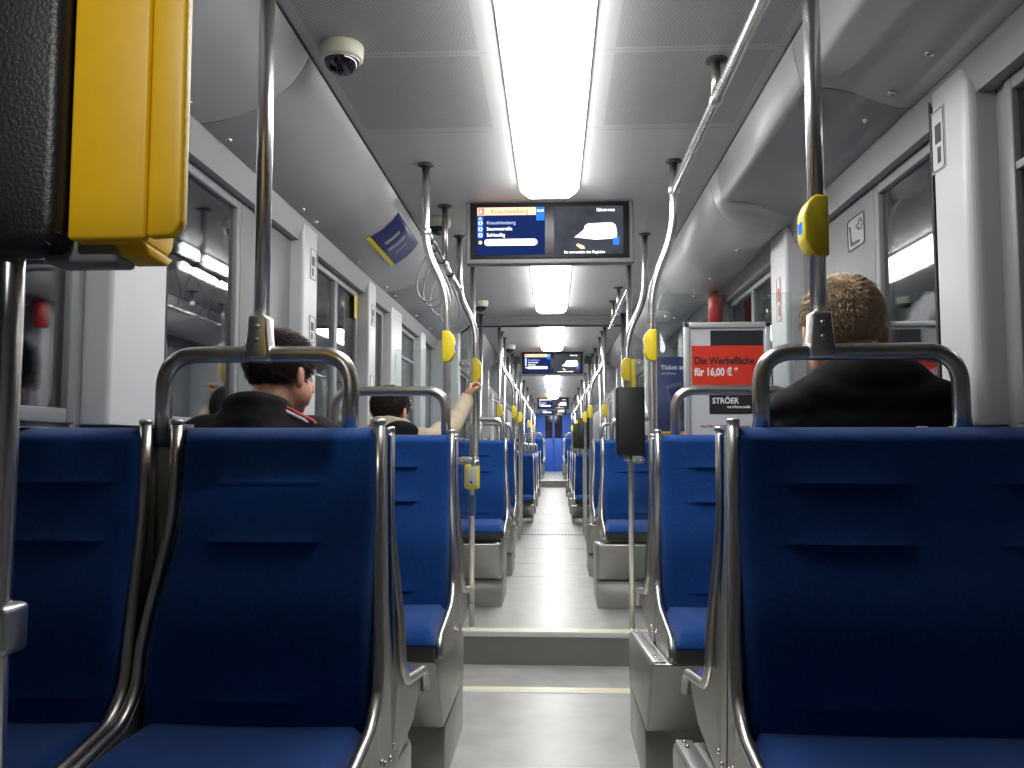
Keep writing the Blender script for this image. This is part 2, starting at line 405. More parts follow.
# duct screws
b = MB()
def screw(x, y, z): 
    b.lathe([(0.0001, -0.009), (0.007, -0.008), (0.011, -0.004), (0.012, 0.002), (0.0001, 0.003)], (x, y, z), 10)
for y in (1.3, 2.30, 2.60, 3.4, 3.6, 4.4, 5.15, 5.45, 6.3, 7.0): screw(X0-1.015, y, 2.122)
for y in (1.25, 2.12, 2.36, 2.56): screw(X0+0.965, y, 2.132)
for y in (4.05, 4.75, 5.3, 6.2): screw(X0+0.90, y, 2.078)
struct(b.build('trim_%d' % tn, 'chrome')); tn += 1

# walls: lower wall stands further out, upper wall at the glass
GAPS = {-1: [(Y_BACK+0.1, 1.95, 'window'), (2.32, 2.97, 'window'), (3.84, 4.80, 'door'), (5.08, 5.54, 'window'), (6.0, 6.82, 'window'), (7.98, 9.4, 'window'), (9.6, 10.9, 'window'), (12.0, 13.4, 'window'), (13.6, 15.0, 'window'), (15.2, 16.9, 'door'), (17.1, 18.6, 'window'), (18.8, 20.6, 'window'), (24, 26, 'window'), (26.3, 28.5, 'window')],
         1: [(Y_BACK+0.1, 2.06, 'window'), (2.38, 2.90, 'window'), (4.06, 5.30, 'door'), (5.60, 6.9, 'window'), (7.98, 9.4, 'window'), (9.6, 10.9, 'window'), (12.0, 13.4, 'window'), (13.6, 15.0, 'window'), (15.2, 16.9, 'door'), (17.1, 18.6, 'window'), (18.8, 20.6, 'window'), (24, 26, 'window'), (26.3, 28.5, 'window')]}
SILL, HEAD = 1.20, 2.03
wn = dn = 1
for side, nm in ((-1, 'left'), (1, 'right')):
    b = MB(); g = GAPS[side]
    def bx(d0, d1, y0, y1, z0, z1):
        xa, xb = X0+side*d0, X0+side*d1; b.box(min(xa, xb), max(xa, xb), y0, y1, z0, z1)
    doors = [q for q in g if q[2] == 'door']; ys = [Y_BACK] + [v for q in doors for v in q[:2]] + [Y_END]
    for i in range(0, len(ys), 2):
        bx(1.26, 1.29, ys[i], ys[i+1], LO, SILL); bx(WG, 1.29, ys[i], ys[i+1], SILL-0.012, SILL)
    ys = [Y_BACK] + [v for q in g for v in q[:2]] + [Y_END]
    for i in range(0, len(ys), 2): bx(WG, WG+0.04, ys[i], ys[i+1], SILL, HEAD)
    bx(WG, WG+0.04, Y_BACK, Y_END, HEAD, 2.09)
    # sloping header strip between duct and window
    struct(b.build('wall_'+nm, 'wall'))
    h = MB(); poly = [(X0+side*1.045, 2.117), (X0+side*1.075, 2.03), (X0+side*1.115, 2.03), (X0+side*1.115, 2.16), (X0+side*1.062, 2.16)]
    h.prism(poly, Y_BACK, Y_END, 'y'); o = struct(h.build('trim_%d' % tn, 'wall')); tn += 1
    for y0, y1, kind in g:
        zb = SILL if kind == 'window' else LO+0.02
        if kind == 'window': root = empty_struct('window_%d' % wn); wn += 1
        else: root = empty_struct('door_%d' % dn); dn += 1
        def r2(mb, d0, d1, a, c, z0, z1, bev=0.0):
            xa, xb = X0+side*d0, X0+side*d1; mb.box(min(xa, xb), max(xa, xb), a, c, z0, z1, bev)
        fr = MB(); t = 0.035
        r2(fr, WG-0.012, WG+0.02, y0, y0+t, zb, HEAD, 0.004); r2(fr, WG-0.012, WG+0.02, y1-t, y1, zb, HEAD, 0.004)
        r2(fr, WG-0.012, WG+0.02, y0+t, y1-t, HEAD-t, HEAD, 0.004); r2(fr, WG-0.012, WG+0.02, y0+t, y1-t, zb, zb+t, 0.004)
        if kind == 'window': fr.build('window_frame', 'frame', root)
        else:
            r2(fr, WG-0.012, WG+0.02, (y0+y1)/2-0.03, (y0+y1)/2+0.03, zb+t, HEAD-t, 0.004)
            fr.build('door_frame', 'frame', root)
            pl = MB(); r2(pl, WG-0.004, WG+0.016, y0+t, (y0+y1)/2-0.03, zb+t, zb+0.45); r2(pl, WG-0.004, WG+0.016, (y0+y1)/2+0.03, y1-t, zb+t, zb+0.45); pl.build('door_panel', 'wall', root)
            zb += 0.415
        p = MB(); r2(p, WG+0.004, WG+0.009, y0+t, y1-t, zb+t, HEAD-t); p.build('pane', 'glass', root)
        if kind == 'window' and y0 < 7 and y1 - y0 > 0.7:
            # slim ventilation rail across the upper glass
            q = MB(); r2(q, WG-0.008, WG+0.012, y0+t, y1-t, 1.80, 1.818); q.build('vent_rail', 'frame', root)
# back wall and end wall
b = MB(); b.box(X0-1.29, X0+1.29, Y_BACK-0.04, Y_BACK, LO, 2.37); struct(b.build('wall_back', 'wall'))
b = MB(); b.box(X0-1.29, X0-0.40, Y_END, Y_END+0.04, 0, 2.37); b.box(X0+0.40, X0+1.29, Y_END, Y_END+0.04, 0, 2.37); b.box(X0-0.4, X0+0.4, Y_END, Y_END+0.04, 2.28, 2.37)
struct(b.build('wall_front', 'doorblue'))
root = empty_struct('door_%d' % dn); dn += 1
b = MB()
for xa in (-0.40, 0.005): b.box(X0+xa, X0+xa+0.395, Y_END-0.02, Y_END+0.02, 0.18, 1.40, 0.004)
for xa, xb in ((-0.40, -0.31), (-0.035, -0.0), (0.005, 0.04), (0.33, 0.40)): b.box(X0+xa, X0+xb, Y_END-0.02, Y_END+0.02, 1.40, 2.28)
b.build('door_leaf', 'doorblue', root)
b = MB(); b.box(X0-0.31, X0-0.035, Y_END, Y_END+0.01, 1.40, 2.28); b.box(X0+0.04, X0+0.33, Y_END, Y_END+0.01, 1.40, 2.28); b.build('pane', 'doordark', root)
MB().box(X0-0.012, X0+0.018, Y_END-0.045, Y_END-0.02, 1.2, 1.42, 0.004).build('door_handle', 'black', root)

# pillars
def pillar(side, y0, y1, xin=1.05, rounded=0.02, xout=WG, z0=SILL, z1=2.105, m='pillar', sticker=None):
    global tn
    root = empty_struct('trim_%d' % tn); tn += 1
    xa, xb = X0+side*(xin-0.018*0), X0+side*xout
    r = rounded; pts = []
    def arc(cx, cy, a0, a1):
        for k in range(7):
            a = a0+(a1-a0)*k/6; pts.append((cx+r*math.cos(a), cy+r*math.sin(a)))
    if side > 0:
        pts += [(xb, y0)]; pts += [(xb, y1)]; arc(xa+r, y1-r, PI/2, PI); arc(xa+r, y0+r, PI, 1.5*PI)
    else:
        pts += [(xb, y0)]; arc(xa-r, y0+r, -PI/2, 0); arc(xa-r, y1-r, 0, PI/2); pts += [(xb, y1)]
    b = MB(); b.prism(pts, z0, z1, 'z'); o = b.build('pillar_cover', m, root)
    g = MB(); ex = X0+side*(xout-0.0); xe0, xe1 = sorted((X0+side*(xin+0.004), ex))
    g.box(xe0, xe1, y1, y1+0.012, z0, z1); g.build('rubber_seal', 'rubber', root)
    return root, xa
pillar(-1, 1.99, 2.28, rounded=0.012); pillar(-1, 3.55, 3.76, rounded=0.012); pillar(-1, 4.84, 5.03, rounded=0.01); pillar(-1, 5.58, 5.96, 1.06, 0.01); pillar(-1, 6.86, 7.1, 1.06, 0.01)
pillar(1, 2.12, 2.33, 1.05, 0.03); pillar(1, 3.72, 3.98, 1.03, 0.015); pillar(1, 5.33, 5.56, 1.05, 0.012); pillar(1, 6.95, 7.15, 1.06, 0.01)
for side in (-1, 1):
    for y in (9.42, 13.42, 15.02, 16.95, 18.62, 26.05): pillar(side, y, y+0.15, 1.06, 0.01)

for side, y0, y1 in ((-1, 2.975, 3.548), (1, 2.905, 3.718)):
    xs = sorted((X0+side*(WG-0.012), X0+side*WG)); b = MB(); b.box(xs[0], xs[1], y0, y1, SILL, 2.03, 0.004)
    struct(b.build('trim_%d' % tn, 'panel')); tn += 1
# portal at the articulation: ceiling beam and side wings
for y0 in (7.75, 11.35):
    root = empty_struct('trim_%d' % tn); tn += 1
    b = MB(); b.box(X0-0.9, X0+0.9, y0, y0+0.20, 2.255, CZ, 0.006); b.box(X0-0.9, X0+0.9, y0-0.02, y0, 2.30, CZ); b.build('beam', 'wall', root)
    b = MB()
    for s in (-1, 1):
        xs = sorted((X0+s*0.86, X0+s*1.12)); b.box(xs[0], xs[1], y0, y0+0.2, 1.24, 2.34, 0.01)
    b.build('wing', 'pillar', root)
    MB().box(X0-0.9, X0+0.9, y0+0.08, y0+0.10, 2.245, 2.256).build('rubber_seal', 'rubber', root)

# ------------------------------------------------------------------ ceiling lights
def lamp(y0, y1, label, joints=()):
    t = thing('ceiling_light', label, 'ceiling light', (X0, y0, CZ), 0, 'fluorescent ceiling lights down the aisle')
    L = y1-y0; wv = 0.125
    # tray
    MB().box(-wv-0.012, wv+0.012, -0.0, L, -0.012, 0.0).build('tray', 'white', t)
    poly = [(-wv, -0.012), (-wv, -0.04), (-wv+0.03, -0.062), (wv-0.03, -0.062), (wv, -0.04), (wv, -0.012)]
    b = MB(); n = len(poly); secs = [(0.0, 0.75), (0.03, 0.92), (0.07, 1.0), (L-0.07, 1.0), (L-0.03, 0.92), (L, 0.75)]
    vs = []; fs = []
    for yy, s in secs:
        for x, z in poly: vs.append((x*s, yy, z if s == 1 else -0.012+(z+0.012)*s))
    for i in range(len(secs)-1):
        for k in range(n): fs.append((i*n+k, i*n+(k+1) % n, (i+1)*n+(k+1) % n, (i+1)*n+k))
    fs.append(tuple(range(n))[::-1]); fs.append(tuple((len(secs)-1)*n+k for k in range(n)))
    b.add(vs, fs).build('diffuser', 'tube', t)
    if joints:
        for y in joints:
            for s in (-1, 1): MB().box(s*(wv-0.004)-0.008, s*(wv-0.004)+0.008, y-y0-0.008, y-y0+0.008, -0.05, -0.02).build('joint_clip', 'white', t)
    return t
lamp(1.62, 3.84, 'long bright ceiling light nearest the viewer, ending just before the first display', (2.92,))
lamp(4.55, 7.25, 'bright ceiling light over the sunken entrance, behind the first display', (6.15,))
lamp(8.05, 10.2, 'bright ceiling light beyond the ceiling beam, before the second display')
lamp(12.0, 18.0, 'bright ceiling light just behind the second display')
lamp(18.6, 20.7, 'small bright ceiling light right before the third display')
lamp(21.7, 25.0, 'small bright ceiling light between the third and fourth displays')
lamp(26.2, 31.0, 'farthest ceiling light in front of the blue cab wall')

# added spotlight and housing, out of view behind the viewer, to brighten the validator
t = thing('added_spotlight', 'small added fill spotlight on the ceiling behind the viewer, aimed at the validator', 'spotlight', (-0.62, -0.35, CZ), 0)
MB().lathe([(0.0001, 0.0), (0.045, 0.0), (0.05, -0.01), (0.05, -0.05), (0.04, -0.06), (0.036, -0.045), (0.0001, -0.04)], seg=24).build('housing', 'white', t)
ld = bpy.data.lights.new('added_spot', 'SPOT'); ld.energy = 38; ld.spot_size = math.radians(34); ld.spot_blend = 0.5; ld.shadow_soft_size = 0.04; ld.color = (1, 0.98, 0.94)
lo = bpy.data.objects.new('added_spot', ld); COL.objects.link(lo); lo.location = (-0.62, -0.33, CZ-0.07)
lo.rotation_euler = (Vector((-0.62, 1.12, 1.86))-Vector(lo.location)).to_track_quat('-Z', 'Y').to_euler()

# ------------------------------------------------------------------ double screens
def display():
    t = thing('passenger_display', 'large double screen under the ceiling showing a stop list, nearest of the displays', 'display screen', (X0, 4.06, 0), 0, 'double information screens under the ceiling')
    w, z0, z1 = 0.384, 2.046, 2.333
    fr = MB(); fr.box(-w-0.022, w+0.022, 0.0, 0.075, z0-0.02, CZ, 0.008); fr.build('housing', 'frame', t)
    sc = MB().box(-w, w, -0.006, 0.002, z0+0.004, z1-0.008, 0.003).build('bezel', 'black', t)
    def quad(name, x0, x1, za, zb, m, par, y=-0.0075, th=0.0008): return MB().box(x0, x1, y-th, y, za, zb).build(name, m, par)
    L = quad('screen', -0.355, -0.022, z0+0.022, z1-0.030, 'scrnavy', t)
    R = quad('screen', 0.022, 0.355, z0+0.022, z1-0.030, 'scrpic', t)
    yy = -0.009; zt = z1-0.032
    quad('header_bar', -0.35, -0.066, zt-0.038, zt, 'scrorange', L, yy)
    quad('clock_box', -0.064, -0.024, zt-0.066, zt, 'scrblue', L, yy)
    quad('line_badge', -0.345, -0.318, zt-0.035, zt-0.004, 'scrred', L, yy-0.001)
    text_mesh('badge_letter', 'R', 0.026, 'scrwhite', L, facing(-0.340, yy-0.0028, zt-0.029))
    text_mesh('header_text', 'Knautkleeberg', 0.031, 'scrred', L, facing(-0.285, yy-0.0018, zt-0.030))
    text_mesh('clock_text', '10:37', 0.017, 'scrwhite', L, facing(-0.064, yy-0.0018, zt-0.024))
    quad('route_line', -0.349, -0.322, zt-0.150, zt-0.042, 'scrblue', L, yy)
    for k, s in enumerate(('Knautkleeberg', 'Seumestra\u00dfe', 'Schleu\u00dfig', )):
        z = zt-0.083-k*0.030
        text_mesh('stop_name', s, 0.024, 'scrtext' if k == 0 else 'scrwhite', L, facing(-0.305, yy-0.0018, z))
        ring = MB().lathe([(0.006, 0), (0.0095, 0), (0.0095, 0.001), (0.006, 0.001), (0.006, 0)], seg=16, mtx=facing(-0.3355, yy-0.001, z+0.007)); ring.build('stop_dot', 'scrwhite', L)
    text_mesh('arrow_mark', 'A', 0.018, 'scrwhite', L, facing(-0.342, yy-0.0018, zt-0.060))
    bar = MB(); pts = []
    for cx, a0 in ((-0.075, -PI/2), (-0.300, PI/2)):
        for k in range(9): a = a0+PI*k/8; pts.append((cx+0.016*math.cos(a), zt-0.172+0.016*math.sin(a)))
    bar.prism(pts, yy-0.002, yy-0.0005, 'y'); bar.build('message_bar', 'scrwhite', L)
    MB().lathe([(0.0001, 0), (0.009, 0), (0.009, 0.001), (0.0001, 0.001)], seg=16, mtx=facing(-0.3355, yy-0.001, zt-0.172)).build('stop_dot', 'scrorange', L)
    # the white vehicle in the clip
    v = [(0.120, 0.092), (0.140, 0.108), (0.165, 0.128), (0.170, 0.147), (0.185, 0.158), (0.30, 0.163), (0.318, 0.150), (0.325, 0.110), (0.322, 0.085), (0.27, 0.082), (0.22, 0.080), (0.17, 0.086)]
    MB().prism([(a, z0+b_+0.012) for a, b_ in v], yy-0.0012, yy-0.0002, 'y').build('clip_vehicle', 'scrwhite', R)
    v = [(0.128, 0.052), (0.135, 0.062), (0.165, 0.050), (0.172, 0.036), (0.15, 0.035)]
    MB().prism([(a, z0+b_+0.012) for a, b_ in v], yy-0.0012, yy-0.0002, 'y').build('clip_reflection', 'scrorange', R)
    MB().box(0.305, 0.335, yy-0.0012, yy-0.0002, z0+0.065, z0+0.105).build('clip_patch', 'scrblue', R)
    text_mesh('clip_title', 'fahren neu', 0.020, 'scrwhite', R, facing(0.228, yy-0.001, zt-0.024), bold=0.0006)
    text_mesh('clip_caption', 'Sie verwandeln den Flughafen', 0.0165, 'scrwhite', R, facing(0.070, yy-0.001, z0+0.026), bold=0.0004)
    return t
d0 = display()
for y, lab in ((10.75, 'double screen beyond the ceiling beam, second along the aisle'), (21.3, 'tiny double screen far down the aisle, upper of the two small ones'), (25.6, 'tiny double screen just above the blue cab wall, lowest in view')):
    c = copy_tree(d0); c.location.y = y; c['label'] = lab

# ------------------------------------------------------------------ seats
TOPZ = 1.195
def cushion_back(xa, xb, ia=0.0, ib=0.0, seams=1):
    """padded back, front towards -Y; ia/ib: how far the upper left/right edge draws in"""
    nx, nz = 34, 150; z0, z1 = 0.565, TOPZ-0.008; vs = []; fs = []
    def sstep(t): t = max(0, min(1, t)); return t*t*(3-2*t)
    cxs = [(xa+xb)/2] if seams == 1 else [xa+(xb-xa)*0.27, xa+(xb-xa)*0.76]
    def pos(i, j, back):
        v = j/nz; z = z0+(z1-z0)*v; s = sstep((z-0.70)/0.30)
        l = xa+ia*s; r = xb-ib*s; u = i/nx; x = l+(r-l)*u
        yc = -0.072*(1-sstep((z-0.55)/0.65))          # lean
        if back: return (x, yc+0.028, z)
        eu = min(u, 1-u)*(r-l)/0.018; ev = min(v, 1-v)*(z1-z0)/0.03
        e = min(1, eu)**2*0+1-(1-min(1, eu))**2.2; e2 = 1-(1-min(1, ev))**2.2
        th = 0.030*e*e2
        pad = 0.012*math.sin(PI*min(1, max(0, u)))**0.5
        lum = 0.014*math.exp(-((z-0.82)/0.10)**2)
        y = yc-th-pad*e*e2-lum*e
        for cx in cxs:
            half = 0.105
            mk = sstep((half+0.012-abs(x-cx))/0.022)
            for zs, dp in ((1.067, 0.012), (0.949, 0.013), (0.64, 0.007)):
                y += dp*mk*(-0.75*math.exp(-(z-zs)/0.03) if z >= zs else 0.35*math.exp((z-zs)/0.02))
        return (x, y, z)
    for back in (False, True):
        for j in range(nz+1):
            for i in range(nx+1): vs.append(pos(i, j, back))
    N = (nx+1)*(nz+1)
    for j in range(nz):
        for i in range(nx):
            a = j*(nx+1)+i; fs.append((a, a+1, a+nx+2, a+nx+1)); fs.append((N+a, N+a+nx+1, N+a+nx+2, N+a+1))
    for i in range(nx):
        fs.append((i, N+i, N+i+1, i+1)); a = nz*(nx+1)+i; fs.append((a, a+1, N+a+1, N+a))
    for j in range(nz):
        a = j*(nx+1); fs.append((a, a+nx+1, N+a+nx+1, N+a)); a += nx; fs.append((a, N+a, N+a+nx+1, a+nx+1))
    return MB().add(vs, fs, True)
def cushion_seat(xa, xb, n=1):
    nx, ny = 30, 26; vs = []; fs = []
    prof_top = lambda y: 0.592+0.012*math.cos((y+0.25)/0.2*1.2)-0.02*max(0, (-y-0.30)/0.14)**2
    y0, y1 = -0.455, -0.055
    for back in (0, 1):
        for j in range(ny+1):
            v = j/ny; y = y0+(y1-y0)*v
            for i in range(nx+1):
                u = i/nx; x = xa+(xb-xa)*u
                e = 1-(1-min(1, min(u, 1-u)*(xb-xa)/0.035))**2.2; ev = 1-(1-min(1, v*(y1-y0)/0.05))**2.2
                if back: z = 0.535
                else:
                    dish = -0.010*abs(math.sin(PI*u*n))**1.0*math.sin(PI*min(1, v*1.1))
                    z = 0.542+(prof_top(y)-0.542)*e*ev+dish*e*ev
                vs.append((x, y, z))
    N = (nx+1)*(ny+1)
    for j in range(ny):
        for i in range(nx):
            a = j*(nx+1)+i; fs.append((a, a+1, a+nx+2, a+nx+1)); fs.append((N+a, N+a+nx+1, N+a+nx+2, N+a+1))
    for i in range(nx):
        fs.append((i, N+i, N+i+1, i+1)); a = ny*(nx+1)+i; fs.append((a, a+1, N+a+1, N+a))
    for j in range(ny):
        a = j*(nx+1); fs.append((a, a+nx+1, N+a+nx+1, N+a)); a += nx; fs.append((a, N+a, N+a+nx+1, a+nx+1))
    return MB().add(vs, fs, True)

def side_frame(x, x_top, t, outer=True, plate=True, po=0.0):
    """x: position of tube at the seat; x_top: at the top; t: parent"""
    pts = [(x_top, -0.012, TOPZ+0.004), (x_top, -0.016, 1.0), (x_top+(x-x_top)*0.5, -0.05, 0.86), (x, -0.075, 0.74), (x, -0.085, 0.665), (x, -0.145, 0.605), (x, -0.43, 0.560), (x, -0.462, 0.50)]
    fr = MB().tube(fillet(pts, [0.08, 0.05, 0.05, 0.03, 0.05, 0.03], 5), 0.0125, 12).build('side_frame', 'satin', t)
    if plate:
        sg = 1 if outer else 0
        poly = [(-0.012, TOPZ), (0.045, TOPZ), (0.048, 0.46), (-0.02, 0.44), (-0.30, 0.47), (-0.43, 0.545), (-0.42, 0.56), (-0.145, 0.60), (-0.082, 0.66), (-0.072, 0.74), (-0.045, 0.86), (-0.013, 1.0)]
        # follow x as well: build prism then shear upper part
        b = MB(); b.prism(poly, -0.004, 0.004, 'x')
        for v in b.v:
            s = max(0, min(1, (v.z-0.72)/0.28)); v.x += x+(x_top-x)*s+po
        b.build('side_plate', 'plate', fr)
        if po:
            for yy, zz in ((-0.02, 0.50), (0.015, 0.485)): MB().lathe([(0.0001, 0), (0.006, 0), (0.006, 0.004), (0.0001, 0.005)], seg=10, mtx=Matrix.Translation((x+po-(0.004 if po > 0 else -0.004), yy, zz)) @ Matrix.Rotation(-PI/2 if po > 0 else PI/2, 4, 'Y')).build('bolt', 'chrome', fr)
    MB().lathe([(0.0001, 0.006), (0.011, 0.006), (0.0138, 0.003), (0.0138, -0.004), (0.0001, -0.004)], (x_top, -0.012, TOPZ+0.004), 14).build('end_cap', 'alu', fr)
    return fr

def handle(t, cx, w=0.44, y=0.03):
    h = 0.172
    z0 = TOPZ-0.05
    pts = [(cx-w/2+0.018, y, z0), (cx-w/2+0.018, y, TOPZ+h-0.0185), (cx+w/2-0.018, y, TOPZ+h-0.0185), (cx+w/2-0.018, y, z0)]
    MB().tube(fillet(pts, 0.075, 8), 0.0180, 16).build('grab_handle', 'satin', t)

def make_seat(kind, sx, label, group=None):
    """kind 'aisle', 'window' or 'double'; sx=-1 seat on the left facing the camera, +1 on the right"""
    nm = 'double_seat' if kind == 'double' else 'tram_seat'
    t = thing(nm, label, 'seat', (0, 0, 0), 0, group)
    if kind == 'aisle': a, b_ = 0.372, 0.864; ins_out = 0.048
    elif kind == 'window': a, b_ = 0.880, 1.225
    else: a, b_ = 0.372, 1.225
    def X(v): return sx*v
    xa, xb = sorted((X(a+(-0.008 if kind != 'window' else -0.006)), X(b_-(0.032 if kind == 'aisle' else 0.008))))
    inner_draw = 0.040 if kind == 'aisle' else 0.0
    ia, ib = (inner_draw, 0.0) if sx < 0 else (0.0, inner_draw)
    cushion_back(xa, xb, ia, ib, 2 if kind == 'double' else 1).build('back_cushion', 'blue', t)
    cushion_seat(xa, xb, 2 if kind == 'double' else 1).build('seat_cushion', 'blue', t)
    # shell behind
    sh = MB(); sh.prism([(0.026, TOPZ-0.01), (0.048, TOPZ-0.01), (0.048, 0.50), (-0.05, 0.50), (-0.046, 0.56), (0.0, 0.85)], xa+0.004+ia, xb-0.004-ib, 'x', 0.003); sh.build('back_shell', 'plate', t)
    pn = MB(); pn.prism([(-0.43, 0.536), (-0.40, 0.478), (-0.05, 0.478), (-0.03, 0.536)], xa+0.01, xb-0.01, 'x', 0.004); pn.build('seat_pan', 'shell', t)
    if kind == 'aisle':
        side_frame(X(a-0.020), X(a-0.002), t, po=sx*0.009); side_frame(X(b_-0.022), X(b_-0.056), t, po=-sx*0.009)
        lg = MB(); lg.box(min(X(a+0.02), X(b_-0.02)), max(X(a+0.02), X(b_-0.02)), -0.20, 0.03, 0.440, 0.48, 0.006); lg.build('mounting_bracket', 'steel', t)
        handle(t, X(0.650), 0.452)
    elif kind == 'window':
        side_frame(X(a-0.012), X(a-0.004), t, po=sx*0.009); side_frame(X(b_), X(b_), t)
        lg = MB(); lg.box(min(X(a+0.02), X(b_-0.02)), max(X(a+0.02), X(b_-0.02)), -0.20, 0.03, 0.440, 0.48, 0.006); lg.build('mounting_bracket', 'steel', t)
    else:
        side_frame(X(a-0.018), X(a), t, po=sx*0.009); side_frame(X(b_), X(b_), t)
        lg = MB(); lg.box(min(X(a+0.02), X(b_-0.02)), max(X(a+0.02), X(b_-0.02)), -0.20, 0.03, 0.440, 0.48, 0.006); lg.build('mounting_bracket', 'steel', t)
        handle(t, X(0.648), 0.452)
    return t

def podium():
    t = thing('seat_podium', 'x', 'podium')
    # local origin at the aisle face, extends to +x (towards the wall); y relative to the back line
    prof = [(-0.36, 0.470), (0.44, 0.398), (0.46, 0.375), (0.46, 0.190), (-0.17, 0.205), (-0.20, 0.215)]
    MB().prism(prof, 0.0, 0.85, 'x', 0.012, seg=3).build('upper_box', 'podium', t)
    MB().prism([(-0.10, 0.187), (0.46, 0.187), (0.46, 0.0), (-0.13, 0.0)], 0.004, 0.85, 'x', 0.003).build('plinth', 'podium', t)
    cap = MB(); cap.prism([(-0.352, 0.470), (0.435, 0.399), (0.435, 0.404), (-0.352, 0.475)], 0.006, 0.046, 'x', 0.001); c = cap.build('edge_plate', 'alu', t)
    for y in (-0.32, -0.28, -0.23, 0.36, 0.41): MB().lathe([(0.0001, 0.006), (0.005, 0.0045), (0.006, 0), (0.006, -0.002)], (0.024, y, 0.4750-(y+0.352)*0.0902), 8).build('bolt', 'chrome', c)
    return t

XL, XR = -0.372, 0.300       # podium faces
G_A = 'blue seats facing the viewer'; G_B = 'seats facing away from the viewer'; G_P = 'grey metal podiums under the seats'
protoA = {}
def seat_at(kind, sx, yb, rot, label, dz=0.0):
    key = (kind, sx)
    if key not in protoA: protoA[key] = make_seat(kind, sx, label); o = protoA[key]
    else: o = copy_tree(protoA[key])
    if rot:
        for c in list(o.children):
            if c.name.startswith('grab_handle'): bpy.data.objects.remove(c)
    elif kind == 'aisle' and yb > 2:
        for c in o.children:
            if c.name.startswith('grab_handle'): c.location.x = 0.045
    o['label'] = label; o['group'] = G_B if rot else G_A
    o.location = (0.0, yb, dz-(0.014 if rot else 0)); o.rotation_euler = (0, 0, PI if rot else 0)
    return o
# two podium prototypes (left / right) so that the aisle face carries the edge plate
def podium_side(side):
    t = podium()
    if side < 0:
        for ch in [t] + list(t.children):
            pass
        def flip(o):
            for c in o.children:
                if c.type == 'MESH':
                    c.data.transform(Matrix.Scale(-1, 4, (1, 0, 0))); c.data.flip_normals()
                flip(c)
        flip(t)
    return t
PP = {}
def place_podium(side, yb, label, dz=0.0):
    if side not in PP: PP[side] = podium_side(side); o = PP[side]
    else: o = copy_tree(PP[side])
    o['label'] = label; o['group'] = G_P; o.location = (XL if side < 0 else XR, yb, dz); return o

rows = [(1.80, 'nearest', 0.0), (3.08, 'second', 0.0), (6.50, 'third', 0.0), (7.95, 'fourth', 0.0)]
desc = {1.80: 'nearest the viewer', 3.08: 'second row, before the sunken entrance', 6.50: 'just beyond the sunken entrance', 7.95: 'second row beyond the entrance'}
for yb, nm, dz in rows:
    d = desc[yb]; dd = {1.80: 'nearest', 3.08: 'before the entrance', 6.50: 'beyond the entrance', 7.95: 'under the beam'}[yb]
    seat_at('aisle', -1, yb, False, 'blue aisle seat with steel frame on the left, ' + d)
    seat_at('window', -1, yb, False, 'blue window seat on the left, ' + d)
    seat_at('double', 1, yb, False, 'wide blue double seat on the right, ' + d)
    # back to back partners
    seat_at('double', 1, yb+0.10, True, 'double seat turned away on the left, back to back with the seats ' + dd)
    seat_at('aisle', -1, yb+0.10, True, 'aisle seat turned away on the right, behind the double seat ' + dd)
    seat_at('window', -1, yb+0.10, True, 'window seat turned away on the right, behind the double seat ' + dd)
    py = yb-(0.25 if yb > 5 else 0)
    place_podium(-1, py, 'stepped grey metal podium carrying the left seats ' + d)
    place_podium(1, py, 'stepped grey metal podium carrying the right seats ' + d)
LOWD = -0.18
far = [(12.75, LOWD, 'past the ribbed floor strip'), (14.5, LOWD, 'far back, second row past the ribbed floor strip'), (16.2, LOWD, 'far back, third row past the ribbed floor strip'),
       (19.3, LOWD, 'far back, last row before the distant step'), (24.4, 0.15, 'on the distant raised floor, first row'), (26.2, 0.15, 'on the distant raised floor, second row'), (28.2, 0.15, 'on the distant raised floor before the blue wall')]
for yb, dz, d in far:
    s = seat_at('double', 1, yb, False, 'small blue double seat on the right, ' + d, dz); s.location.x = -0.06
    s = copy_tree(protoA[('aisle', -1)]); s.location = (0.06, yb, dz); s['label'] = 'small blue aisle seat on the left, ' + d; s['group'] = G_A; s.rotation_euler = (0, 0, 0)
    s = copy_tree(protoA[('window', -1)]); s.location = (0.06, yb, dz); s['label'] = 'small blue window seat on the left, ' + d; s['group'] = G_A; s.rotation_euler = (0, 0, 0)
    for side, nm in ((-1, 'left'), (1, 'right')):
        p = place_podium(side, yb, 'small grey podium under the %s seats, %s' % (nm, d), 0.0)
        p.scale = (1, 1, 0.57); 
        if dz > 0: p.location.z = 0.177; p.scale = (1, 1, 0.82)
        p.location.x += 0.06 if side < 0 else -0.04

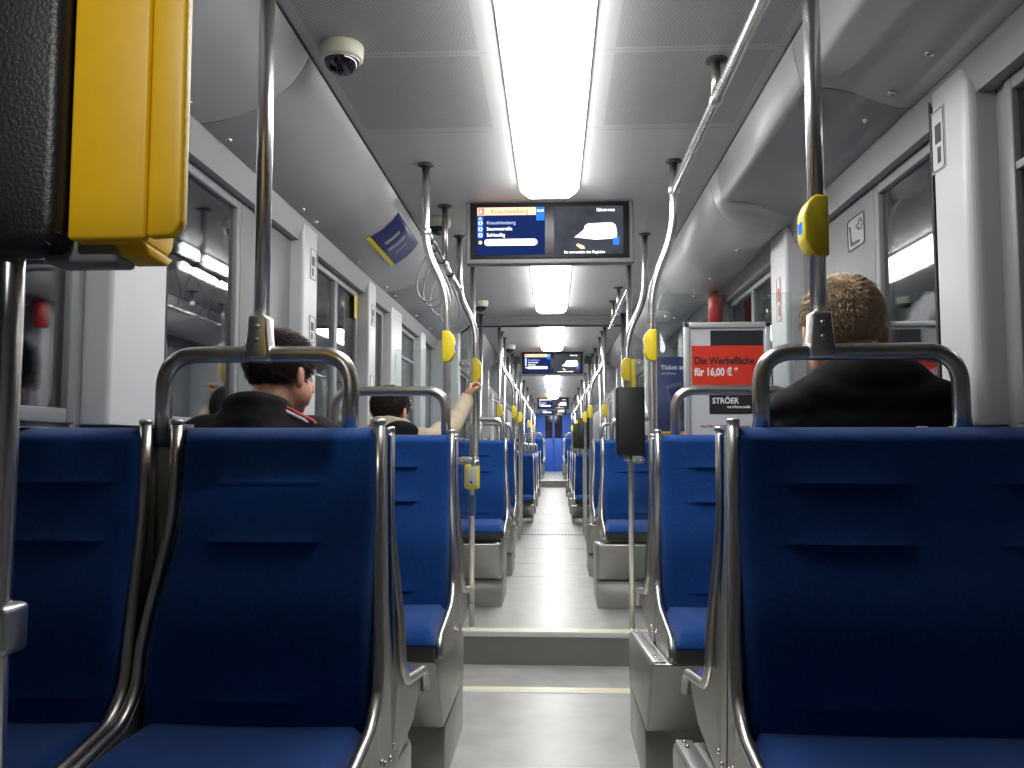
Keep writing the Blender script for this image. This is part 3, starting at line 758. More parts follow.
# ------------------------------------------------------------------ poles and rails
def flange(t, x, y, z=CZ, up=True, m='shell'):
    MB().lathe([(0.0001, -0.010), (0.024, -0.010), (0.034, -0.005), (0.034, 0.0), (0.0001, 0.0)] if up else [(0.0001, 0.006), (0.018, 0.006), (0.023, 0.003), (0.023, 0.0), (0.0001, 0.0)], (x, y, z), 20).build('flange', m, t)
def collar(t, x, y, z, h=0.03, r=0.0235):
    MB().lathe([(0.012, h/2), (r-0.002, h/2), (r, h/2-0.003), (r, -h/2+0.003), (r-0.002, -h/2), (0.012, -h/2)], (x, y, z), 18).build('collar', 'alu', t)
def pole(pts, label, r=0.0175, top=True, bottom=True, group='steel grab poles along the aisle', m='chrome', collars=(), fil=0.12):
    x, y, z = pts[-1]
    t = thing('grab_pole', label, 'grab pole', (x, y, z), 0, group)
    P = [Vector(p)-Vector((x, y, z)) for p in pts]
    MB().tube(fillet(P, fil, 6) if len(P) > 2 else P, r, 16).build('tube', m, t)
    if top: flange(t, P[0].x, P[0].y, P[0].z)
    if bottom: flange(t, 0, 0, 0, False, 'steel')
    for c in collars: collar(t, c[0]-x, c[1]-y, c[2]-z)
    return t
def clampfit(t, x, y, z):     # cast fitting joining pole and seat handle
    poly = [(-0.020, 0.055), (0.020, 0.055), (0.021, 0.045), (0.016, 0.0), (0.027, -0.034), (0.027, -0.046), (-0.027, -0.046), (-0.027, -0.034), (-0.016, 0.0), (-0.021, 0.045)]
    poly = [(-0.021, 0.056), (0.021, 0.056), (0.0225, 0.02), (0.0275, -0.025), (0.0275, -0.045), (-0.0275, -0.045), (-0.0275, -0.025), (-0.0225, 0.02)]
    c = MB().prism([(x+a, z+b_) for a, b_ in poly], y-0.026, y+0.026, 'y', 0.007, seg=3).build('clamp_fitting', 'alu', t)
    q = MB()
    for dz in (0.030, 0.0): q.lathe([(0.0001, 0.004), (0.0045, 0.004), (0.0065, 0.0), (0.0065, -0.001)], seg=12, mtx=Matrix.Translation((x, y-0.0262, z+dz)) @ Matrix.Rotation(PI/2, 4, 'X'))
    q.build('screw', 'steel', c)
hz = TOPZ+0.172-0.0185
for x, lab in ((-0.644, 'upright steel pole clamped to the handle of the nearest left seat'), (0.566, 'upright steel pole clamped to the handle of the nearest right seat')):
    t = pole([(x, 1.83, CZ), (x, 1.83, hz+0.022)], lab, 0.0178, True, False)
    clampfit(t, 0, 0, 0.006)
pole([(-0.765, 1.15, CZ), (-0.765, 1.15, 0)], 'upright pole at the left picture edge beside the yellow validator', 0.0185, )
zr = 2.205
pole([(0.500, 3.49, CZ), (0.500, 3.49, 2.02), (0.402, 3.49, 1.80), (0.402, 3.49, 0.60), (0.375, 3.46, 0.57)], 'bent pole on the right with a yellow button, beside the red poster', top=True, bottom=False, collars=((0.500, 3.49, zr),))
pole([(-0.535, 3.49, CZ), (-0.535, 3.49, 1.96), (-0.443, 3.49, 1.79), (-0.443, 3.49, 0.60), (-0.40, 3.44, 0.56)], 'bent pole on the left with a yellow button, nearest bent pole left', bottom=False, collars=((-0.535, 3.49, 2.04),))
pole([(-0.53, 4.72, CZ), (-0.53, 4.72, 1.98), (-0.437, 4.72, 1.82), (-0.437, 4.72, 1.03)], 'bent pole on the left held by the passenger in the beige jacket', bottom=False, collars=((-0.53, 4.72, 2.03), (-0.437, 4.72, 1.05)))
pole([(0.512, 4.72, CZ), (0.512, 4.72, 1.96), (0.405, 4.72, 1.76), (0.405, 4.72, 1.06)], 'bent pole on the right carrying the large black box', bottom=False, collars=((0.405, 4.72, 1.08),))
tA = pole([(-0.525, 5.46, CZ), (-0.525, 5.46, 0)], 'straight floor-to-ceiling pole on the left carrying the small card reader')
pole([(0.487, 5.46, CZ), (0.487, 5.46, 0)], 'straight floor-to-ceiling pole on the right, behind the large black box')
# overhead rails
def rail(pts, label, drops=(), r=0.0165, group='overhead grab rails'):
    x, y, z = pts[0]
    t = thing('overhead_rail', label, 'grab rail', (x, y, z), 0, group)
    MB().tube([Vector(p)-Vector((x, y, z)) for p in pts], r, 14).build('bar', 'chrome', t)
    for dy in drops:
        sp = MB().tube([(0, dy-y, CZ-z), (0, dy-y, 0.0)], 0.0145, 12).build('support_post', 'satin', t)
        MB().lathe([(0.0001, -0.008), (0.030, -0.008), (0.036, -0.003), (0.036, 0.0), (0.0001, 0.0)], (0, dy-y, CZ-z), 18).build('flange', 'shell', sp)
        MB().lathe([(0.014, 0.016), (0.020, 0.014), (0.020, -0.016), (0.014, -0.018)], seg=14, mtx=Matrix.Translation((0, dy-y, 0)) @ Matrix.Rotation(PI/2, 4, 'X')).build('collar', 'alu', sp)
    return t
rail([(0.500, 0.5, zr), (0.500, 3.49, zr)], 'long overhead steel rail at upper right, ending at the bent pole', (1.2, 2.56))
rail([(-0.535, 3.49, 2.04), (-0.535, 4.72, 2.03)], 'overhead steel rail at left with hanging strap loops', (4.11,))
rail([(0.487, 5.46, 2.15), (0.487, 7.3, 2.15)], 'short overhead rail at right beyond the black box', (6.35, 6.95))
xs_far = [8.43, 8.8, 9.3, 10.4, 11.0, 12.1, 13.9, 15.5, 17.6, 20.2, 21.5, 23.8]
names = ['first', 'second', 'third', 'fourth', 'fifth', 'sixth', 'seventh', 'eighth', 'ninth', 'tenth', 'eleventh', 'twelfth']
for side, nm in ((-1, 'left'), (1, 'right')):
    for y, q in zip(xs_far, names):
        fz = 0.177 if y > 23.3 else 0.0
        x = X0+side*0.525
        if y in (8.8, 10.4, 11.0, 13.9, 17.6):
            pole([(x, y, CZ), (x, y, 1.96), (X0+side*0.40, y, 1.78), (X0+side*0.40, y, fz)], 'distant bent pole on the %s, %s pole past the ceiling beam' % (nm, q), 0.017, fil=0.08)
        else:
            pole([(x, y, CZ), (x, y, fz)], 'distant straight pole on the %s, %s pole past the ceiling beam' % (nm, q), 0.017)
    rail([(X0+side*0.525, 8.43, 1.97), (X0+side*0.525, 23.8, 1.97)], 'long distant overhead rail on the %s past the ceiling beam' % nm)
for side, nm in ((-1, 'left'), (1, 'right')):
    x = X0+side*0.64
    pole([(x, 7.62, CZ), (x, 7.62, 0.0)], 'straight pole on the %s just before the ceiling beam' % nm, 0.0165)

# strap loops hanging on the left rail
def strap_loop():
    t = thing('strap_handle', 'x', 'strap handle', (0, 0, 0), 0, 'strap loops hanging from the left rail')
    pts = []
    for k in range(28):
        a = 2*PI*k/28; w_ = 0.050*(1-0.45*math.cos(a))
        pts.append((0, w_*math.sin(a)*1.0, -0.165+0.105*math.cos(a)))
    MB().tube(pts, 0.0048, 8, closed=True).build('loop', 'strap', t)
    MB().tube([(0, 0, 0.02), (0, 0.004, -0.065)], 0.0075, 8, flat=0.5).build('strap', 'strap', t)
    MB().lathe([(0.017, 0.012), (0.022, 0.010), (0.022, -0.010), (0.017, -0.012)], seg=14, mtx=Matrix.Rotation(PI/2, 4, 'X')).build('collar', 'shell', t)
    return t
sl = strap_loop()
for i, (y, rz, lab) in enumerate(((3.60, 1.5, 'grey strap loop hanging nearest the left bent pole'), (3.74, 1.2, 'grey strap loop second along the left rail'), (4.00, 1.7, 'grey strap loop hanging just before the rail support'), (4.32, 1.4, 'grey strap loop hanging just past the rail support'))):
    o = sl if i == 0 else copy_tree(sl)
    o.location = (-0.535, y, 2.035); o['label'] = lab
    for c in o.children:
        if not c.name.startswith('collar'): c.rotation_euler = (0, 0, rz)

# yellow stop-request boxes
def stopbox():
    t = thing('stop_button', 'x', 'stop button', (0, 0, 0), 0, 'yellow stop request boxes on the poles')
    poly = [(0.018, 0.066), (-0.012, 0.066), (-0.026, 0.050), (-0.034, 0.028), (-0.034, -0.026), (-0.024, -0.048), (-0.014, -0.062), (0.018, -0.066)]
    MB().prism(poly, -0.030, 0.028, 'y', 0.006, seg=3).build('housing', 'lemon', t)
    MB().prism([(-0.0365, 0.010), (-0.033, 0.014), (-0.033, -0.014), (-0.0365, -0.010)], -0.010, 0.010, 'y').build('push_button', 'scrblue', t)
    return t
sb = stopbox(); first = True
def stop_at(x, y, z, flip, label):
    global first
    o = sb if first else copy_tree(sb); first = False
    o.location = (x, y, z); o.rotation_euler = (0, 0, PI if flip else 0); o['label'] = label; return o
stop_at(0.566, 1.83, 1.615, False, 'large yellow stop button box on the nearest right pole')
stop_at(0.402, 3.49, 1.555, False, 'yellow stop button box on the bent pole beside the red poster')
stop_at(-0.443, 3.49, 1.555, True, 'yellow stop button box on the nearest left bent pole')
stop_at(-0.437, 4.72, 1.565, True, 'yellow stop button box on the pole held by the beige-jacket passenger')
stop_at(0.405, 4.72, 1.565, False, 'yellow stop button box just above the black box on the right')
for side, nm in ((-1, 'left'), (1, 'right')):
    for y, q in ((8.43, 'first'), (8.8, 'second'), (10.4, 'third'), (12.1, 'fourth'), (13.9, 'fifth'), (17.6, 'sixth')):
        x = X0+side*(0.40 if y in (8.8, 10.4, 11.0, 13.9, 17.6) else 0.525)
        stop_at(x, y, 1.49, side < 0, 'distant yellow stop button box on the %s, %s past the ceiling beam' % (nm, q))

# black box and small reader on the floor-to-ceiling poles
t = thing('validator_box', 'large black box mounted low on the second bent pole at the right', 'ticket machine', (0.416, 4.72, 1.094), 0)
MB().box(-0.077, 0.077, -0.085, 0.03, 0, 0.372, 0.010, seg=3).build('housing', 'black', t)
MB().box(-0.04, 0.02, 0.02, 0.05, 0.05, 0.30, 0.006).build('pole_bracket', 'shell', t)
MB().box(0.012, 0.036, -0.02, 0.0, 0.37, 0.53, 0.003).build('yellow_cap', 'lemon', t)
for y, nm in ((11.0, 'nearer'), (13.9, 'farther')):
    x = X0+0.40
    t = thing('validator_box', 'small distant black box on a right pole, %s of the two' % nm, 'ticket machine', (x, y, 1.10), 0, 'distant black boxes on poles')
    MB().box(-0.07, 0.07, -0.10, 0.02, 0, 0.40, 0.012).build('housing', 'black', t)
    MB().box(-0.03, 0.03, 0.0, 0.04, 0.05, 0.3, 0.006).build('pole_bracket', 'shell', t)
t = thing('card_reader', 'small yellow-rimmed reader on the left floor-to-ceiling pole', 'card reader', (-0.525, 5.46, 0.87), 0)
MB().box(-0.045, 0.05, -0.055, -0.0, 0.0, 0.16, 0.014, seg=3).build('housing', 'lemon', t)
MB().box(-0.032, 0.037, -0.059, -0.05, 0.02, 0.14, 0.006).build('front_plate', 'lcd', t)
MB().lathe([(0.0001, 0.003), (0.008, 0.003), (0.008, 0), (0.0001, 0)], seg=14, mtx=Matrix.Translation((0.0, -0.0595, 0.045)) @ Matrix.Rotation(PI/2, 4, 'X')).build('sensor', 'black', t)
t = thing('pole_bracket', 'small grey bracket plate beside the card reader pole', 'bracket', (-0.437, 4.72, 1.06), 0)
MB().box(-0.10, 0.02, -0.006, 0.006, -0.018, 0.022, 0.004).build('plate', 'alu', t)
b = MB()
for x in (-0.08, -0.05): b.lathe([(0.0001, 0.003), (0.006, 0.003), (0.006, 0), (0.0001, 0)], seg=10, mtx=Matrix.Translation((x, -0.006, 0.002)) @ Matrix.Rotation(PI/2, 4, 'X'))
b.build('screw', 'steel', t)
MB().lathe([(0.0175, 0.07), (0.021, 0.07), (0.021, -0.07), (0.0175, -0.07)], (-0.525, 5.46, 0.77), 16)
t = thing('pole_sleeve', 'blue sleeve around the left pole under the card reader', 'sleeve', (-0.525, 5.46, 0.70), 0)
MB().lathe([(0.0178, 0.13), (0.024, 0.13), (0.025, 0.125), (0.025, 0.005), (0.024, 0.0), (0.0178, 0.0)], (0, 0, 0), 18).build('sleeve', mat('dull blue sleeve', (0.06, 0.12, 0.22), 0.4), t)

# clamp on the left-edge pole
t = thing('pole_clamp', 'silver clamp on the pole at the left picture edge', 'clamp', (-0.765, 1.15, 0.865), 0)
MB().box(-0.03, 0.030, -0.03, 0.03, 0, 0.068, 0.010, seg=3).build('clamp_body', 'alu', t)

# ------------------------------------------------------------------ yellow ticket validator, upper left
t = thing('ticket_validator', 'large yellow ticket validator hanging at the upper left edge', 'ticket validator', (-0.62, 1.12, 1.428), 0)
MB().box(-0.049, 0.0615, 0.0, 0.020, 0.004, 0.62, 0.006, seg=4).build('front_cover', 'yellow', t)
MB().prism([(0.0625, 0.006), (0.100, 0.008), (0.112, 0.026), (0.112, 0.62), (0.0625, 0.62)], 0.0, 0.022, 'y', 0.006, seg=4).build('side_cover', 'yellow', t)
MB().prism([(0.021, 0.004), (0.10, -0.002), (0.117, 0.010), (0.123, 0.03), (0.123, 0.62), (0.021, 0.62)], -0.049, 0.048, 'x', 0.008, seg=4).build('housing', 'yellow', t)
MB().prism([(0.03, 0.006), (0.12, 0.0), (0.10, -0.014), (0.04, -0.010)], 0.0, 0.048, 'x', 0.003).build('lower_lip', 'yellow', t)
MB().box(-0.10, 0.006, 0.03, 0.09, -0.022, 0.03, 0.006).build('bracket', 'frame', t)
t = thing('padded_unit', 'black leathery padded unit at the top left edge beside the validator', 'padded unit', (-0.735, 1.10, 1.415), 0)
MB().prism([(-0.16, 0.02), (-0.14, 0.0), (0.040, 0.0), (0.056, 0.012), (0.062, 0.035), (0.062, 0.62), (-0.16, 0.62)], 0.0, 0.08, 'y', 0.018, seg=4).build('padding', 'softblack', t)
MB().box(-0.15, 0.045, 0.08, 0.10, 0.01, 0.62, 0.004).build('back_plate', 'frame', t)

# ------------------------------------------------------------------ security cameras
def dome():
    t = thing('dome_camera', 'x', 'security camera', (0, 0, CZ), 0, 'dome cameras on the ceiling')
    MB().lathe([(0.0001, 0.0), (0.064, 0.0), (0.066, -0.008), (0.064, -0.040), (0.058, -0.045), (0.052, -0.046), (0.0001, -0.046)], seg=36).build('base', 'cream', t)
    pr = [(0.051*math.cos(a), -0.044-0.044*math.sin(a)) for a in [PI/2*k/8 for k in range(9)]]
    MB().lathe(pr, seg=32).build('dome', 'dome', t)
    MB().lathe([(0.051, -0.044), (0.056, -0.046), (0.054, -0.050), (0.051, -0.048)], seg=32).build('trim_ring', 'alu', t)
    return t
dm = dome()
for i, (x, y, lab) in enumerate(((-0.625, 2.415, 'cream dome camera with dark lens on the ceiling at upper left'), (-0.60, 4.35, 'dark dome camera behind the left bent pole'), (-0.60, 6.9, 'small dome camera left of the second ceiling light'), (-0.52, 10.0, 'tiny dome camera past the ceiling beam'))):
    o = dm if i == 0 else copy_tree(dm); o.location = (x, y, CZ); o['label'] = lab

# ------------------------------------------------------------------ glass screens and posters
def screen(side, y, x0, x1, z1, label):
    t = thing('glass_screen', label, 'glass screen', (0, y, 0), 0, 'clear glass windbreaks beside the entrance')
    MB().box(min(x0, x1), max(x0, x1), -0.004, 0.004, 0.42 if y < 4.5 else 0.1, z1, 0.002).build('pane', 'clear', t)
    xe = x0
    s = 1 if side > 0 else -1
    for z in (1.70, 1.05):
        pts = [(xe-s*0.025, z-0.022)]
        for k in range(9): a = -PI/2+PI*k/8; pts.append((xe+s*(0.045+0.026*math.cos(a)), z+0.026*math.sin(a)*1.0))
        pts.append((xe-s*0.025, z+0.022))
        c = MB().prism(pts, -0.012, 0.012, 'y', 0.003).build('clamp', 'frame', t)
        q = MB()
        for dx in (0.0, 0.045): q.lathe([(0.0001, 0.003), (0.006, 0.003), (0.006, -0.001)], seg=10, mtx=Matrix.Translation((xe+s*dx, -0.012, z)) @ Matrix.Rotation(PI/2, 4, 'X'))
        q.build('screw', 'alu', c)
    return t
screen(1, 3.66, 0.435, 1.02, 1.80, 'glass screen behind the red advertising poster on the right')
screen(1, 5.72, 0.53, 1.06, 1.80, 'glass screen behind the navy ticket poster on the right')
screen(-1, 5.72, -0.57, -1.08, 1.80, 'glass screen on the left beyond the sunken entrance')

# advert frame
fx0, fx1, fz1, fz0, fy = 0.554, 0.920, 1.672, 1.12, 3.64
t = thing('framed_poster', 'silver framed advertising poster with a red band on the right', 'poster', (0, fy, 0), 0)
b = MB(); f_ = 0.024
b.box(fx0, fx1, -0.012, 0.012, fz1-f_, fz1, 0.003); b.box(fx0, fx1, -0.012, 0.012, fz0, fz0+f_, 0.003)
b.box(fx0, fx0+f_, -0.012, 0.012, fz0, fz1, 0.003); b.box(fx1-f_, fx1, -0.012, 0.012, fz0, fz1, 0.003); b.build('frame', 'framesilver', t)
sheet = MB().box(fx0+0.02, fx1-0.02, -0.002, 0.006, fz0+0.02, fz1-0.02).build('poster_sheet', 'posterwhite', t)
u = (fx1-fx0)/84.0   # one photograph pixel on this poster
def px(x): return fx0+(x-683)*u
def pz(y): return fz1-(y-322)*u
MB().box(px(709), px(760), -0.003, -0.002, pz(408), pz(330)).build('dark_block', 'posterdark', sheet)
MB().box(px(690.5), px(760), -0.0045, -0.003, pz(383.5), pz(345)).build('red_band', 'red', sheet)
MB().box(px(707), px(760), -0.0045, -0.003, pz(411.5), pz(385)).build('black_box', 'ink', sheet)
text_mesh('headline', 'Die Werbefl\u00e4che', 0.0455, 'posterdark', sheet, facing(px(693), -0.0052, pz(363.2)) @ Matrix.Diagonal((0.80, 1, 1, 1)), bold=0.0012)
text_mesh('headline', 'f\u00fcr 16,00 \u20ac *', 0.0455, 'inkwhite', sheet, facing(px(693), -0.0052, pz(374.2)) @ Matrix.Diagonal((0.76, 1, 1, 1)), bold=0.0016)
text_mesh('advertiser_name', 'STR\u00d6ER', 0.034, 'inkwhite', sheet, facing(px(709.8), -0.0052, pz(401.5)) @ Matrix.Diagonal((0.9, 1, 1, 1)), bold=0.0009)
text_mesh('slogan', 'out of home media', 0.0155, 'inkwhite', sheet, facing(px(724), -0.0052, pz(406)) @ Matrix.Diagonal((0.8, 1, 1, 1)), bold=0.0006)
text_mesh('fine_print', 'Infos: 0341 / 26 45 86 oder www.stroeer', 0.0125, 'inkred', sheet, facing(px(698), -0.0032, pz(424.5)), bold=0.0003)
# navy ticket poster
t = thing('poster', 'navy ticket poster with white heading, left of the red advertising frame', 'poster', (0.0, 5.70, 0), 0)
x0, x1, z1, z0 = 0.688, 1.04, 1.738, 1.12
sh = MB().box(x0, x1, -0.006, 0.006, z0, z1, 0.002).build('poster_sheet', 'navy', t)
text_mesh('headline', 'Ticket an', 0.043, 'inkwhite', sh, facing(x0+0.025, -0.0065, z1-0.085), bold=0.001)
text_mesh('headline', 'mit Wissen...', 0.021, 'inkwhite', sh, facing(x0+0.028, -0.0065, z1-0.118))
MB().box(x0, x1, -0.0075, -0.006, z0, z0+0.12).build('yellow_band', 'yellow', sh)
text_mesh('fine_print', 'TICKET', 0.03, 'ink', sh, facing(x0+0.03, -0.0085, z0+0.085), bold=0.0008)
b = MB(); mt = Matrix.Translation((x0+0.14, -0.008, z0+0.29)) @ Matrix.Rotation(-0.22, 4, 'Y')
b.box(-0.055, 0.055, -0.002, 0.0, -0.15, 0.15, 0.0005, mtx=mt); b.build('phone_picture', mat('grey violet print', (0.10, 0.11, 0.20), 0.4), sh)
b = MB(); b.box(-0.042, 0.042, -0.004, -0.002, -0.10, 0.125, mtx=mt); b.build('phone_picture', 'navy', sh)
# small red bottle shape on a bracket at the pillar
t = thing('red_bottle', 'small red bottle high on the pillar above the poster frame', 'fire extinguisher', (0.995, 5.25, 1.90), 0)
MB().lathe([(0.0001, 0), (0.038, 0), (0.043, 0.01), (0.043, 0.15), (0.034, 0.175), (0.015, 0.19), (0.015, 0.21), (0.0001, 0.21)], (0, 0, 0), 24).build('bottle', 'redthing', t)
MB().box(-0.012, 0.012, -0.035, 0.03, 0.21, 0.225, 0.003).build('valve_handle', 'black', t)
MB().box(-0.02, 0.042, 0.035, 0.079, 0.02, 0.15, 0.003).build('wall_bracket', 'steel', t)
# sign sheet on the left duct
def duct_point(side, d):        # height of the smooth duct profile at distance d
    p = smooth_prof
    for (a, za), (b_, zb) in zip(p, p[1:]):
        if a <= d <= b_: return za+(zb-za)*(d-a)/(b_-a)
    return p[-1][1]
t = thing('duct_poster', 'small blue poster with yellow edge stuck on the left ceiling duct', 'poster', (0, 0, 0), 0)
def sheet_on_duct(name, m, da, db, ya, yb, off, par):
    n = 10; vs = []; fs = []
    for k in range(n+1):
        d = da+(db-da)*k/n; z = duct_point(-1, d)-off-0.004; 
        for y in (ya, yb): vs.append((X0-d, y, z)) 
        for y in (ya, yb): vs.append((X0-d-0.001, y, z+0.003))
    for k in range(n):
        a = 4*k; fs += [(a, a+4, a+5, a+1), (a+2, a+3, a+7, a+6), (a, a+2, a+6, a+4), (a+1, a+5, a+7, a+3)]
    fs += [(0, 1, 3, 2), (4*n, 4*n+2, 4*n+3, 4*n+1)]
    return MB().add(vs, fs, True).build(name, m, par)
sheet_on_duct('sheet', 'navy', 0.735, 0.870, 4.04, 4.66, 0.002, t)
sheet_on_duct('yellow_edge', 'lemon', 0.871, 0.892, 4.04, 4.66, 0.002, t)
for k, (ya, yb, da, db) in enumerate(((4.22, 4.26, 0.765, 0.84), (4.34, 4.38, 0.76, 0.845), (4.45, 4.48, 0.77, 0.83))):
    sheet_on_duct('print_bar', mat('pale print %d' % k, (0.35, 0.37, 0.5), 0.5), da, db, ya, yb, 0.0045, t)
# pictogram: seat for disabled people, on the grey panel at right
t = thing('pictogram_sign', 'square seat-and-cross pictogram on the grey panel behind the blond passenger', 'sign', (0, 0, 0), 0)
def ring_rect(mb, y0, y1, z0, z1, x, wd, r=0.012):
    pts = []
    for cy, cz, a0 in ((y1-r, z1-r, 0), (y0+r, z1-r, PI/2), (y0+r, z0+r, PI), (y1-r, z0+r, 1.5*PI)):
        for k in range(5): a = a0+PI/2*k/4; pts.append((x, cy+r*math.cos(a), cz+r*math.sin(a)))
    mb.tube(pts, wd, 6, closed=True)
xw = X0+WG-0.0125; DY, DZ = -0.42, 0.03
b = MB(); b.box(xw-0.001, xw+0.001, 2.985, 3.155, 1.855, 1.975); b.build('sign_plate', 'wall', t)
b = MB(); ring_rect(b, 2.988, 3.152, 1.859, 1.971, xw-0.002, 0.002); b.build('border', 'ink', t)
b = MB()
b.prism([(a, 1.855+(c-1.80)*0.75) for a, c in ((3.125, 1.92), (3.138, 1.925), (3.115, 1.84), (3.04, 1.835), (3.04, 1.822), (3.125, 1.825))], xw-0.003, xw-0.001, 'x')
b.build('seat_symbol', 'ink', t)
b = MB(); ring = [(3.50, 1.86), (3.50, 1.845), (3.475, 1.845), (3.475, 1.86), (3.45, 1.86), (3.45, 1.875), (3.475, 1.875), (3.475, 1.895), (3.50, 1.895), (3.50, 1.875), (3.525, 1.875), (3.525, 1.86)]
b.tube([(xw-0.002, a-0.460, 1.855+(c+0.035-1.80)*0.75) for a, c in ring], 0.0016, 5, closed=True); b.build('cross_symbol', 'ink', t)
# small stickers on pillars
def sticker(side, y0, y1, z0, z1, xin, label, m='white', name='sticker', mark='ink'):
    x = X0+side*xin; t = thing(name, label, 'sticker', (x, (y0+y1)/2, (z0+z1)/2), 0)
    hy, hz_ = (y1-y0)/2, (z1-z0)/2
    MB().box(-0.0012, 0.0012, -hy, hy, -hz_, hz_).build('label_sheet', m, t)
    if mark:
        b = MB(); ring_rect(b, -hy+0.004, hy-0.004, -hz_+0.004, hz_-0.004, -side*0.0018, 0.0012, 0.008)
        b.box(-side*0.0012-0.001, -side*0.0012+0.001, -hy*0.5, hy*0.4, -hz_*0.1, hz_*0.5); b.box(-side*0.0012-0.001, -side*0.0012+0.001, -hy*0.4, hy*0.1, -hz_*0.75, -hz_*0.25); b.build('printed_symbol', mark, t)
    return t
sticker(1, 2.24, 2.315, 1.88, 2.05, 1.049, 'black outlined sticker at the top of the right bright pillar', 'pillar')
sticker(-1, 3.64, 3.73, 1.88, 2.02, 1.049, 'outlined sticker at the top of the pillar behind the dark-haired man', 'pillar')
sticker(-1, 3.64, 3.73, 1.60, 1.72, 1.049, 'outlined sticker lower on the pillar behind the dark-haired man', 'pillar')
sticker(1, 3.80, 3.87, 1.70, 1.90, 1.029, 'red and white sticker strip on the pillar behind the blond passenger', 'white', mark='inkred')
sticker(-1, 4.72, 4.78, 1.87, 2.0, 1.108, 'small yellow sticker at the top of the left door', 'lemon', mark=None)
sticker(-1, 4.9, 4.98, 1.85, 1.98, 1.049, 'outlined sticker on the pillar beyond the left door', 'pillar')
sticker(-1, 4.88, 4.98, 1.28, 1.56, 1.049, 'tall printed notice on the pillar beyond the left door', 'white')

# ------------------------------------------------------------------ people
def fuse(mb, name, m, parent, voxel=0.007, sm=3):
    o = mb.build(name, m, parent)
    md = o.modifiers.new('r', 'REMESH'); md.mode = 'VOXEL'; md.voxel_size = voxel; md.use_smooth_shade = True
    s = o.modifiers.new('s', 'SMOOTH'); s.iterations = sm; s.factor = 0.5
    dg = bpy.context.evaluated_depsgraph_get(); me = bpy.data.meshes.new_from_object(o.evaluated_get(dg))
    o.modifiers.clear(); old = o.data; o.data = me; bpy.data.meshes.remove(old)
    if not me.materials: me.materials.append(M[m])
    return o
def wrinkle(o, amp, sc):
    for v in o.data.vertices:
        n = noise.noise(v.co*sc)+0.5*noise.noise(v.co*sc*2.3); v.co += v.normal*n*amp

def head_parts(mb, T):
    """adds head shapes; T maps head space (x right, y towards face, z up) to the person"""
    R3 = T.to_3x3()
    def E(c, r, rx=0, ry=0, rz=0): mb.ell(T @ Vector(c), r, R3 @ Euler((rx, ry, rz)).to_matrix())
    def C(a, b_, ra, rb): mb.cap(T @ Vector(a), T @ Vector(b_), ra, rb)
    E((0, -0.012, 0.035), (0.076, 0.097, 0.083)); E((0, 0.030, -0.030), (0.060, 0.066, 0.085)); E((0, 0.062, -0.088), (0.030, 0.026, 0.022))
    E((0.040, 0.040, -0.045), (0.030, 0.036, 0.045)); E((-0.040, 0.040, -0.045), (0.030, 0.036, 0.045))
    C((0, 0.090, 0.012), (0, 0.112, -0.026), 0.009, 0.0135); C((-0.012, 0.098, -0.033), (0.012, 0.098, -0.033), 0.009, 0.009)
    C((-0.032, 0.082, 0.022), (0.032, 0.082, 0.022), 0.012, 0.012)
    C((-0.020, 0.091, -0.060), (0.020, 0.091, -0.060), 0.006, 0.006); C((-0.017, 0.090, -0.071), (0.017, 0.090, -0.071), 0.007, 0.007)
    for s in (-1, 1):
        E((s*0.086, -0.006, -0.012), (0.010, 0.020, 0.034), 0.15, 0, s*0.5); E((s*0.079, 0.0, -0.034), (0.008, 0.011, 0.012))
    C((0, -0.022, -0.045), (0, -0.040, -0.135), 0.056, 0.056)
def eyes(T, t):
    b = MB(); q = MB()
    for s in (-1, 1):
        b.ell(T @ Vector((s*0.031, 0.0755, 0.002)), (0.0115,)*3, seg=12, rings=8); q.ell(T @ Vector((s*0.031, 0.0845, 0.002)), (0.0045,)*3, seg=10, rings=6)
    b.build('eyes', 'eye', t); q.build('iris', 'ink', t)
